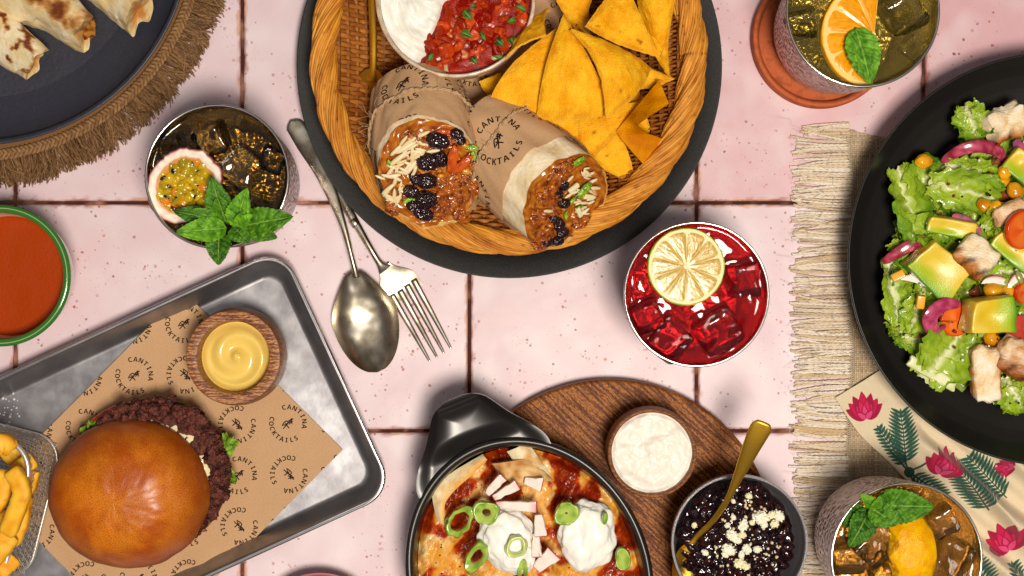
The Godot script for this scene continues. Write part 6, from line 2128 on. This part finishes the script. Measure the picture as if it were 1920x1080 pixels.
	for q in [[1915, 430, 0.060, 0.0125, 0.35, "round orange tomato slice at the right frame edge"], [1790, 600, 0.046, 0.0105, 0.2, "tomato piece half under the avocado cube"], [1918, 545, 0.048, 0.008, 0.5, "small tomato piece at the frame edge below the avocado wedge"], [1915, 620, 0.050, 0.010, -0.3, "dark red tomato piece right of the avocado cube"]]:
		var ts := Shape.new()
		var X := Transform3D(Basis.from_euler(Vector3(q[4], 0.4, -q[4] * 0.7)), at(q[0], q[1], q[2]))
		var rt: float = q[3]
		var dark: bool = q[0] == 1915 and q[1] == 620
		ts.lathe(Vector3.ZERO, path2([Vector2(0.0002, -0.0035), Vector2(rt * 0.8, -0.003), Vector2(rt, 0.0), Vector2(rt * 0.97, 0.0022), Vector2(rt * 0.9, 0.0027), Vector2(rt * 0.5, 0.0024), Vector2(0.0002, 0.0022)], 24), 40, func(a, b, p):
			var d := Vector2(p.x, p.z).length() / rt
			var c := L("e0561a").lerp(L("e8792c"), clampf(0.5 + 0.5 * sin(a * TAU * 3.0 + 1.0) * (1.0 - d) * 2.0, 0, 1)).lerp(L("d23c0e"), smoothstep(0.8, 1.0, d))
			return c.lerp(L("b01c28"), 0.75) if dark else c)
		ts.v = X * ts.v
		solo("tomato_piece", ts, wet, q[5], "tomato", "tomato pieces in the salad")
	# onions
	onion([[1766, 304, 0.042], [1800, 282, 0.050], [1838, 274, 0.052], [1872, 284, 0.048], [1884, 306, 0.042]], 0.0042, 0.0016, "8a1f38", "long pink onion strip arching near the bowl's top rim")
	onion([[1906, 262, 0.046], [1916, 285, 0.048], [1925, 310, 0.044]], 0.0045, 0.002, "8a4a7c", "purple onion strip at the frame edge below the round chicken piece")
	onion([[1655, 492, 0.042], [1690, 470, 0.047], [1725, 452, 0.048], [1750, 456, 0.045]], 0.0040, 0.0014, "8e2634", "pink onion strip behind the big avocado chunk")
	onion([[1800, 570, 0.056], [1768, 572, 0.060], [1744, 596, 0.060], [1752, 622, 0.054], [1772, 612, 0.050]], 0.0050, 0.0015, "a02c58", "curled magenta onion ring beside the tomato under the avocado cube")
	onion([[1785, 405, 0.046], [1812, 416, 0.048], [1838, 436, 0.046]], 0.0036, 0.0014, "7a6a78", "greyish onion strip crossing above the avocado wedge")
	onion([[1672, 612, 0.036], [1684, 596, 0.038], [1690, 570, 0.036]], 0.0040, 0.0014, "84324a", "onion end below the white lettuce rib")
	onion([[1738, 628, 0.038], [1726, 622, 0.040], [1712, 628, 0.036]], 0.0036, 0.0014, "b04a68", "pale pink onion end under the magenta ring")
	# radish shavings
	for q in [[1715, 534, 0.05, 0.3, "radish slice with a red edge above the white lettuce rib"], [1868, 536, 0.052, 0.1, "thin radish sliver above the avocado cube"], [1915, 528, 0.054, -0.6, "radish slice at the frame edge by the corn"]]:
		var rs := Shape.new()
		rs.slab(16, 5, func(a, b):
			var g = PI + a * PI
			var p := at(q[0], q[1], q[2]) + (Vector3(cos(g) * 0.0095, 0, sin(g) * 0.0062 * (0.2 + 0.8 * b))).rotated(Vector3.UP, -q[3])
			p.y += 0.001 * sin(a * 4.0)
			return p, Vector3(0, 0.0008, 0), func(a, b, p): return L("f6ece6").lerp(L("c81c3c"), smoothstep(0.72, 0.95, b)))
		solo("radish_slice", rs, wet, q[4], "radish", "radish slices in the salad")
	# corn and peas
	var corn := [[1732, 303, 0.044, 0.0056, "single corn kernel lying apart beside the dark lettuce leaf"], [1884, 322, 0.052, 0.0052, "corn kernel pointing at the avocado corner by the frame edge"], [1846, 385, 0.052, 0.0052, "browned corn kernel on the tip of the large crinkled leaf"], [1866, 388, 0.05, 0.0046, "corn kernel right of the browned one"], [1903, 358, 0.05, 0.0058, "large toasted corn kernel above the chicken strip"], [1684, 517, 0.052, 0.0042, "yellow pepper cube on the white lettuce rib"], [1726, 566, 0.054, 0.0042, "yellow pepper cube on the frilly lettuce heart"], [1862, 545, 0.052, 0.0062, "corn kernel cluster above the avocado cube"], [1888, 548, 0.052, 0.0048, "corn kernel at the upper right corner of the avocado cube"], [1860, 636, 0.044, 0.0056, "olive coloured corn kernel below the avocado cube"], [1880, 340, 0.046, 0.0048, "corn kernel in shade under the charred chicken"]]
	var k := 0
	for q in corn:
		var cs := Shape.new()
		var rr: float = q[3]
		if "cube" in q[4] and "pepper" in q[4]:
			cs.rbox(Vector3(0.0052, 0.005, 0.0085), 0.0008, 2, Transform3D(Basis.from_euler(Vector3(0.2, 0.2 + k, 0.1)), at(q[0], q[1], q[2])), L("eba81c"))
			solo("pepper_cube", cs, wet, q[4], "pepper", "yellow pepper cubes in the salad")
		else:
			blob(cs, xf(at(q[0], q[1], q[2]), Vector3(rr, rr * 0.7, rr * 0.85), k * 1.3, 0.3), 3, 0.10, 0.9, k, func(u, w): return L("f2b018").lerp(L("c47a14"), clampf(0.3 + u.x * 0.5 + (0.4 if k in [2, 4, 9] else 0.0), 0, 1)))
			solo("corn_kernel", cs, wet, q[4], "corn", "corn kernels in the salad")
		k += 1
	# crumbs of cheese, herbs and seeds scattered over the salad
	var cr := Shape.new()
	for i in 120:
		var g := rnd(PI * 0.55, PI * 1.45)
		var rr := len_at(290, 0.05) * sqrt(rnd(0.1, 1.0))
		var p := bc + Vector3(cos(g) * rr, rnd(0.016, 0.026), sin(g) * rr)
		var z := rnd()
		blob(cr, xf(p, Vector3.ONE * rnd(0.0005, 0.0012), 0), 1, 0.4, 2.0, i, L("f3eee0") if z < 0.45 else (L("2a1c10") if z < 0.75 else L("8a2a1c")))
	var co := solo("salad_crumbs", cr, mat("cream"), "tiny cheese crumbs and dark herb flecks sprinkled over the salad", "crumbs")
	co.set_meta("kind", "stuff")
	for q in [[1812, 614, 0.052, 0.2], [1880, 648, 0.048, 0.6], [1868, 656, 0.047, -0.3], [1890, 640, 0.05, 0.4], [1912, 520, 0.056, 1.2]]:
		var ss := Shape.new()
		blob(ss, xf(at(q[0], q[1], q[2]), Vector3(0.0042, 0.0012, 0.0021), -q[3]), 2, 0.1, 1.0, q[0], L("8a8a3c").lerp(L("d8cf9a"), 0.6 if q[0] == 1812 else 0.15))
		solo("pumpkin_seed", ss, wet, {1812: "pale seed under the avocado cube's lower left corner", 1880: "green pumpkin seed between the avocado cube and the browned chicken", 1868: "pumpkin seed above the long torn chicken piece", 1890: "uppermost pumpkin seed beside the avocado cube", 1912: "dark pumpkin seed on the radish slice at the frame edge"}[q[0]], "pumpkin seed", "pumpkin seeds in the salad")


# ---- bottom middle: board, oval dish, cream, beans ------------------------------------------------
func board_group() -> void:
	var h := 0.016
	var o := at(1145, 1022, h)
	o.y = 0.0
	var r := len_at(311, h)
	var grain := mat("dark_walnut", Color.WHITE, 0.42, {"tex": wood_tex("walnut_grain", "6e3a14", "9a5a26", "b6783a", 91), "tri": Vector3(2.2, 30, 34), "detail": noise_tex("walnut_pores", FastNoiseLite.TYPE_SIMPLEX, 0.06, 2, [[0.0, "4a2e20"], [0.30, "7c5a46"], [0.38, "f6f0ec"], [1.0, "ffffff"]], 512, 92), "dtri": Vector3(9, 60, 48), "bump": fine(), "relief": 0.006, "spec": 0.2})
	var s := Shape.new()
	s.lathe(Vector3.ZERO, ([Vector2(0.001, 0), Vector2(r * 0.975, 0), Vector2(r * 0.995, 0.002), Vector2(r, 0.008), Vector2(r * 0.999, 0.012), Vector2(r * 0.996, 0.0142), Vector2(r * 0.990, 0.0155), Vector2(r * 0.982, 0.016), Vector2(r * 0.978, 0.016), Vector2(r * 0.9, 0.016), Vector2(r * 0.6, 0.016), Vector2(0.001, 0.016)]), 140)
	var bd := solo("serving_board", s, grain, "round dark wooden board under the oval dish, ramekin and bean bowl", "board")
	bd.position += o
	bd.rotation.y = -0.75
	var wood2 := mat("teak", Color.WHITE, 0.42, {"tex": wood_tex("teak_grain", "7a4626", "9c6036", "b07444", 94), "tri": Vector3(4, 40, 44), "detail": pores_tex(), "dtri": Vector3(10, 60, 80), "bump": fine(), "relief": 0.006})
	ramekin(1223, 850, 85, 76, 0.016, 0.040, 0.0, wood2, L("f4efe4"), mat("cream"), 0.0028, false, "round straight wooden ramekin of thick sour cream on the wooden board", "ramekin", "sour_cream")
	oval_dish()
	bean_bowl()

func oval_dish() -> void:
	var hb := 0.0162
	var ht := 0.062
	var c0 := at(993, 1082, ht)
	c0.y = hb
	var t := thing("oval_dish", c0, "black oval oven dish with an ear handle, full of baked enchiladas, at the bottom edge", "oven dish")
	var mj := Vector3(-0.375, 0, -0.927)     # long axis towards the handle
	var mn := Vector3(0.927, 0, -0.375)
	var A := len_at(268, ht)
	var B := len_at(228, ht)
	var el := func(g: float, k: float, y: float) -> Vector3:
		return c0 + mn * cos(g) * (B * k) - mj * -sin(g) * (A * (1.0 - (1.0 - k) * 0.88)) + Vector3(0, y, 0)
	var m := mat("black_enamel", Color.html("211e1d"), 0.36, {"coat": 0.35, "coat_rough": 0.22, "bump": noise_tex("dish_wobble", FastNoiseLite.TYPE_SIMPLEX, 0.01, 3, [], 256, 97), "relief": 0.03, "tri": 8.0})
	var dep := ht - hb
	var prof := path2([Vector2(0.02, 0.0), Vector2(0.70, 0.0), Vector2(0.78, 0.003), Vector2(0.90, 0.02), Vector2(0.97, dep * 0.80), Vector2(0.99, dep * 0.92), Vector2(1.0, dep - 0.0022), Vector2(0.992, dep), Vector2(0.972, dep + 0.0012), Vector2(0.947, dep + 0.0008), Vector2(0.93, dep - 0.001), Vector2(0.918, dep - 0.005), Vector2(0.895, dep * 0.6), Vector2(0.84, 0.012), Vector2(0.70, 0.007), Vector2(0.02, 0.006)], 64)
	var s := Shape.new()
	s.grid(140, 64, func(a, b):
		var q: Vector2 = prof[roundi(b * 64)]
		return el.call(a * TAU, q.x, q.y), null, true)
	part("dish_body", s, m, t)
	# ear handle: a scooped tab that leaves the rim at the upper left
	var hd := Shape.new()
	var hw := func(v: float) -> float: return lerpf(0.044, 0.0215, smoothstep(0.05, 0.85, v)) * sqrt(maxf(1.0 - pow(clampf((v - 0.62) / 0.385, 0.0, 1.0), 2.6), 0.0)) 
	hd.slab(48, 44, func(a, b):
		var x: float = a * 2 - 1
		var w: float = hw.call(b) + 0.0004
		var lat := x * w
		var from := A * 0.965 * sqrt(maxf(1.0 - pow(lat / B, 2.0), 0.05))
		var p: Vector3 = c0 + mn * (lat - 0.001) + mj * maxf(from, A * (0.80 + 0.56 * b))
		var e := maxf(absf(x), smoothstep(0.55, 1.0, b))
		p.y = hb + dep - 0.002 - 0.0075 * (1.0 - pow(e, 3.0)) * smoothstep(0.28, 0.55, b) + 0.0022 * smoothstep(0.75, 0.97, e) + 0.002 * b
		return p, Vector3(0, 0.008, 0))
	part("handle", hd, m, t)
	# baked filling: rolled tortillas under sauce and melted cheese
	var fm := mat("baked_cheese", Color.WHITE, 0.22, {"vc": true, "sss": 0.12, "coat": 0.35, "coat_rough": 0.15, "bump": fine(), "relief": 0.03, "tri": 34.0})
	var Y := hb + dep * 0.62
	var f := Shape.new()
	f.grid(200, 200, func(a, b):
		var x: float = a * 2 - 1
		var y: float = b * 2 - 1
		# square to disc
		var q := Vector2(x * sqrt(1 - y * y / 2), y * sqrt(1 - x * x / 2))
		var p: Vector3 = c0 + mn * (q.x * B * 0.905) + mj * (-q.y * A * 0.90)
		var e := q.length()
		p.y = Y + enchilada(p) - 0.004 * smoothstep(0.93, 1.0, e)
		return p, func(a, b, p):
		return enchilada_color(p))
	part("cheese_crust", f, fm, t)
	# the bare tortilla edge at the upper left and the open roll end at the top
	var te := Shape.new()
	te.slab(40, 14, func(a, b):
		var ed := path2([Vector2(820, 978), Vector2(811, 940), Vector2(812, 916), Vector2(838, 893), Vector2(870, 872), Vector2(905, 852)], 40)
		var inn := path2([Vector2(836, 985), Vector2(834, 950), Vector2(842, 932), Vector2(862, 910), Vector2(886, 890), Vector2(914, 862)], 40)
		var i := roundi(a * 40)
		var q: Vector2 = ed[i].lerp(inn[i], b)
		var p := at(q.x, q.y, 0.054)
		p.y = 0.0525 + 0.0035 * sin(b * 2.2) + 0.0012 * n3(p, 60.0)
		return p, Vector3(0, 0.0014, 0), func(a, b, p): return L("f3e3b8").lerp(L("e2a548"), clampf(b * 1.2 - 0.3 + n3(p, 90.0) * 0.4 + a * 0.25, 0, 1)))
	part("tortilla_edge", te, mat("tortilla"), t)
	var rl := Shape.new()
	var r0 := at(958, 862, 0.052)
	rl.grid(48, 12, func(a, b):
		var g: float = a * TAU
		var p = r0 + Vector3(cos(g) * 0.0125 + 0.004 * b, 0.0035 + sin(g) * 0.0055, 0) + Vector3(0.010, 0, 0.014) * b + Vector3(0, 0, -0.002 * cos(g))
		return p + Vector3(0, 0.001 * n3(p, 120.0), 0), func(a, b, p): return L("e6c586").lerp(L("b06a22"), clampf(n3(p, 90.0) + 0.35, 0, 1)), true)
	rl.slab(30, 16, func(a, b):
		var p := at(lerpf(962, 1010, b) , lerpf(838, 905, b), 0.056) + Vector3(0.013 * (a - 0.3), 0.004 * sin(a * PI) - 0.001, -0.006 * (a - 0.5))
		return p, Vector3(0, 0.001, 0), func(a, b, p): return L("f1e2bc").lerp(L("e0983a"), clampf(n3(p, 70.0, 3) * 1.2 + 0.15 + b * 0.5, 0, 1)))
	part("roll_end", rl, mat("tortilla"), t)
	var cream := mat("cream")
	for q in [[952, 1010, 52, 62, 0.5], [1100, 1005, 66, 54, 1.5], [968, 1040, 38, 36, 2.5], [912, 1200, 30, 30, 3.5]]:
		var d := Shape.new()
		blob(d, xf(at(q[0], q[1], 0.060), Vector3(len_at(q[2], 0.06), 0.011, len_at(q[3], 0.06)), q[4]), 5, 0.15, 1.0, q[4] * 3.0, L("f6f3ec"), 0.03, 2.4)
		part("cream_dollop", d, cream, t)
	# spring onion rings, radish sticks: lie loose on the bake
	var so := mat("spring_onion", Color.WHITE, 0.25, {"vc": true, "sss": 0.2, "coat": 0.5, "back": Color(0.2, 0.3, 0.05)})
	for q in [[862, 978, 0.066, 22, 34, 0.75, 0.0, "slanted spring onion ring left of the cream, open like an eye"], [912, 960, 0.068, 25, 22, 0.2, 0.5, "split spring onion piece above the left cream dollop"], [894, 1044, 0.066, 18, 34, 0.6, 0.3, "long slanted spring onion slice at the lower left of the cream"], [1062, 962, 0.070, 23, 24, 0.0, 0.9, "round spring onion slice above the right cream dollop"], [968, 1024, 0.074, 19, 22, 0.5, 0.0, "thin pale spring onion ring on the left cream dollop"], [1134, 972, 0.072, 6, 13, 0.1, 1.0, "narrow spring onion sliver on the right cream dollop"], [1167, 1048, 0.066, 15, 20, -0.1, 1.0, "square green spring onion piece at the dish's right wall"], [980, 1078, 0.068, 34, 10, 1.57, 0.6, "spring onion slice at the frame edge below the left dollop"]]:
		var sp := Shape.new()
		var c := at(q[0], q[1], q[2])
		var pale: bool = q[0] == 968
		var rx := len_at(q[3], q[2])
		var rz := len_at(q[4], q[2])
		var ya: float = q[5]
		var fillk: float = q[6]
		var inner := lerpf(0.62, 0.05, fillk)
		sp.lathe(c, [Vector2(inner, -0.0028), Vector2(0.96, -0.0028), Vector2(1.0, 0.0), Vector2(0.95, 0.003), Vector2(0.84, 0.0033), Vector2(lerpf(0.66, 0.55, fillk), 0.0022), Vector2(inner, 0.0018), Vector2(inner * 0.98, -0.0028)], 40, func(a, b, p):
			var cc := L("6c9a24").lerp(L("b4cc58"), clampf(0.4 + n3(p, 120.0, q[0]) + (b - 0.4) * 0.9, 0, 1))
			return cc.lerp(L("e0ea96"), 0.7 if pale else (0.35 if b > 0.75 else 0.0)), Vector2(rx, rz), ya)
		if absf(q[4] - q[3]) > 8 and not pale:
			for i in sp.v.size():
				var l := sp.v[i] - c
				sp.v[i].y += 0.002 * sin(l.x * 160.0)
		for i in sp.v.size():
			var l := sp.v[i] - c
			sp.v[i] += Vector3(l.x, 0, l.z) * 0.28 * n3(l, 90.0, q[0])
		solo("spring_onion", sp, so, q[7], "spring onion", "spring onion slices on the bake")
	for q in [[928, 910, 0.067, 0.016, 0.006, -0.85, "radish stick with red ends, uppermost on the bake"], [948, 921, 0.068, 0.018, 0.0065, -0.55, "radish stick right of the uppermost one"], [968, 948, 0.069, 0.026, 0.0065, 0.03, "long horizontal radish stick above the left cream dollop"], [1012, 985, 0.068, 0.014, 0.0075, 1.45, "speckled radish stick between the two cream dollops"], [1006, 1022, 0.067, 0.015, 0.006, 1.5, "radish stick under the speckled one, beside the left dollop"], [1022, 1052, 0.067, 0.016, 0.010, -0.8, "half moon radish slice below the two cream dollops"], [1000, 905, 0.064, 0.012, 0.008, 0.2, "pale radish flake in the upper bake"]]:
		var rs := Shape.new()
		var X := Transform3D(Basis.from_euler(Vector3(0.1, -q[5], 0.08)), at(q[0], q[1], q[2]))
		var lx: float = q[3]
		rs.rbox(Vector3(lx, 0.003, q[4]), 0.0009, 5, X, func(a, b, p):
			var l = X.affine_inverse() * p
			var end := smoothstep(0.43, 0.49, absf(l.x) / lx) if l.x < 0 or q[0] != 968 else smoothstep(0.44, 0.49, absf(l.x) / lx)
			return L("f5ebe2").lerp(L("ecd0c8"), clampf(n3(p, 200.0), 0, 0.7)).lerp(L("c2183e"), end).lerp(L("3a2a20"), clampf(n3(p, 800.0, 4) * 3.0 - 1.9, 0, 1)), func(w): return Vector3(w.x, w.y + 0.001 * sin(w.x * 200.0), w.z * (0.85 + 0.5 * w.x / lx) + 0.0008 * n3(w, 150.0, q[0])))
		solo("radish_stick", rs, mat("wet_vegetable"), q[6], "radish", "radish sticks on the bake")
	var pep := Shape.new()
	for i in 130:
		var g := rnd(0, TAU)
		var rr := sqrt(rnd())
		var p: Vector3 = c0 + mn * cos(g) * rr * B * 0.8 + mj * sin(g) * rr * A * 0.8
		p.y = Y + enchilada(p) + 0.0005
		blob(pep, xf(p, Vector3.ONE * rnd(0.00025, 0.0006)), 1, 0.3, 2.0, i, L("1c130c"))
	part("ground_pepper", pep, mat("grilled_meat"), t, true)

# relief and colour of the baked top; rolls lie from upper right to lower left
func enchilada(p: Vector3) -> float:
	var q := p - at(985, 1000, 0.05)
	var roll := cos(q.dot(Vector3(0.92, 0, 0.39)) * TAU / 0.046 + 0.9)
	return 0.0052 * roll + 0.0024 * n3(p, 42.0, 5) + 0.0013 * n3(p, 120.0, 8) + 0.0006 * n3(p, 300.0, 2) + 0.003

func enchilada_color(p: Vector3) -> Color:
	var q := p - at(985, 1000, 0.05)
	var roll := cos(q.dot(Vector3(0.92, 0, 0.39)) * TAU / 0.046 + 0.9)
	var k := n3(p, 26.0, 5) * 1.0 + n3(p, 70.0, 3) * 0.55 + roll * 0.22 - 0.07
	var sauce := L("96210a").lerp(L("c8480e"), clampf(0.45 + n3(p, 90.0, 6) + n3(p, 260.0, 6) * 0.5, 0, 1))
	var cheese := L("e8a53e").lerp(L("f0cc88"), clampf(0.35 + n3(p, 55.0, 9) * 1.2, 0, 1)).lerp(L("d87a1c"), clampf(n3(p, 130.0, 4) * 1.1, 0, 0.8))
	var c := sauce.lerp(cheese, smoothstep(-0.08, 0.22, k))
	c = c.lerp(L("7a3008"), clampf(n3(p, 95.0, 21) * 2.2 - 0.85, 0, 0.75))
	return c.lerp(L("4e1406"), smoothstep(0.05, 0.5, -k) * 0.5)

func bean_bowl() -> void:
	var ht := 0.066
	var o := at(1387, 1018, ht)
	o.y = 0.0162
	var H0 := ht - o.y
	var r := len_at(128.5, ht)
	var t := thing("bean_bowl", o, "grey bowl of glossy black beans topped with crumbled white cheese, on the board", "bowl")
	var s := Shape.new()
	s.lathe(o, path2([Vector2(0.001, 0), Vector2(r * 0.5, 0), Vector2(r * 0.55, 0.003), Vector2(r * 0.86, 0.018), Vector2(r * 0.975, H0 * 0.75), Vector2(r * 0.998, H0 - 0.001), Vector2(r * 0.985, H0), Vector2(r * 0.955, H0 - 0.001), Vector2(r * 0.93, H0 * 0.78), Vector2(r * 0.82, 0.019), Vector2(r * 0.5, 0.008), Vector2(0.001, 0.007)], 60), 110)
	part("bowl", s, mat("grey_glaze", Color.html("8a878c"), 0.3, {"coat": 0.4, "tex": noise_tex("glaze_pits", FastNoiseLite.TYPE_SIMPLEX, 0.22, 2, [[0.0, "303030"], [0.18, "909090"], [0.24, "ffffff"], [1.0, "ffffff"]], 512, 99), "tri": 10.0}), t)
	var bm := mat("black_bean")
	var sauce := Shape.new()
	var lim := r * 0.82
	sauce.grid(80, 36, func(a, b):
		var rr = lim * (1.0 - b) + 0.0003
		var p := o + Vector3(cos(a * TAU) * rr, 0, sin(a * TAU) * rr)
		p.y = o.y + 0.0335 + 0.006 * smoothstep(0.0, 0.5, b) + 0.0022 * n3(p, 90.0, 2) + 0.001 * n3(p, 260.0, 2)
		return p, func(a, b, p): return L("1d0e0a").lerp(L("4a1f10"), clampf(0.2 + n3(p, 130.0, 3) * 1.0, 0, 1)), true)
	part("bean_sauce", sauce, bm, t)
	var made := 0
	for i in 190:
		var g := i * 2.39996
		var rr := lim * 0.95 * sqrt((i + 0.5) / 190.0) 
		var p := o + Vector3(cos(g) * rr, 0, sin(g) * rr)
		p.y = o.y + 0.0352 + 0.006 * smoothstep(0.0, 0.5, 1.0 - rr / lim) + rnd(-0.0022, 0.0016)
		var bn := Shape.new()
		blob(bn, xf(p, Vector3(rnd(0.0052, 0.0066), rnd(0.0034, 0.0042), rnd(0.0036, 0.0045)), rnd(0, 6), rnd(-0.4, 0.4), rnd(-0.4, 0.4)), 3, 0.14, 1.4, i, func(u, w): return L("140b0d").lerp(L("3c1c1a"), clampf(0.25 + n3(w, 240.0, 5), 0, 1)), 0.05, 6.0)
		part("bean", bn, bm, t)
	var cm := mat("crumbly_cheese", Color.WHITE, 0.55, {"vc": true, "sss": 0.2})
	var spots := [[1426, 970, 15], [1460, 967, 12], [1393, 985, 12], [1372, 1004, 12], [1366, 1030, 13], [1400, 1030, 10], [1382, 1012, 9], [1452, 982, 9], [1392, 1003, 8], [1420, 1030, 8], [1386, 1056, 11], [1398, 1062, 9], [1446, 965, 8], [1404, 930, 7], [1375, 970, 6], [1360, 1040, 7], [1433, 985, 7], [1375, 940, 5], [1322, 1036, 7], [1302, 985, 6], [1364, 985, 6], [1410, 980, 6], [1390, 1040, 7]]
	for q in spots:
		var ch := Shape.new()
		var rr := len_at(q[2], 0.06) * 0.9
		blob(ch, xf(at(q[0], q[1], 0.0625), Vector3(rr, rr * 0.6, rr * 0.8), q[0]), 3, 0.5, 1.8, q[0] * 0.1, L("f6efd8").lerp(L("efdf9c"), 0.5 if int(q[0]) % 3 == 0 else 0.0), 0.2, 6.0)
		part("cheese_crumb", ch, cm, t)
	var fine_c := Shape.new()
	for i in 85:
		var g := rnd(0, TAU)
		var rr := lim * 0.75 * sqrt(rnd())
		var p := at(1400, 1015, 0.0615) + Vector3(cos(g) * rr * 0.8, rnd(-0.001, 0.001), sin(g) * rr)
		blob(fine_c, xf(p, Vector3.ONE * rnd(0.0004, 0.0011), rnd(0, 6)), 1, 0.4, 2.0, i, L("f1e6c4").lerp(L("d8a860"), rnd(0, 0.6)))
	part("fine_crumbs", fine_c, cm, t, true)

func build_all() -> void:
	tabletop()
	jute_placemat()
	dark_plate()
	drinks()
	left_bottom()
	centre_plate()
	linen_mat()
	napkin()
	salad()
	board_group()
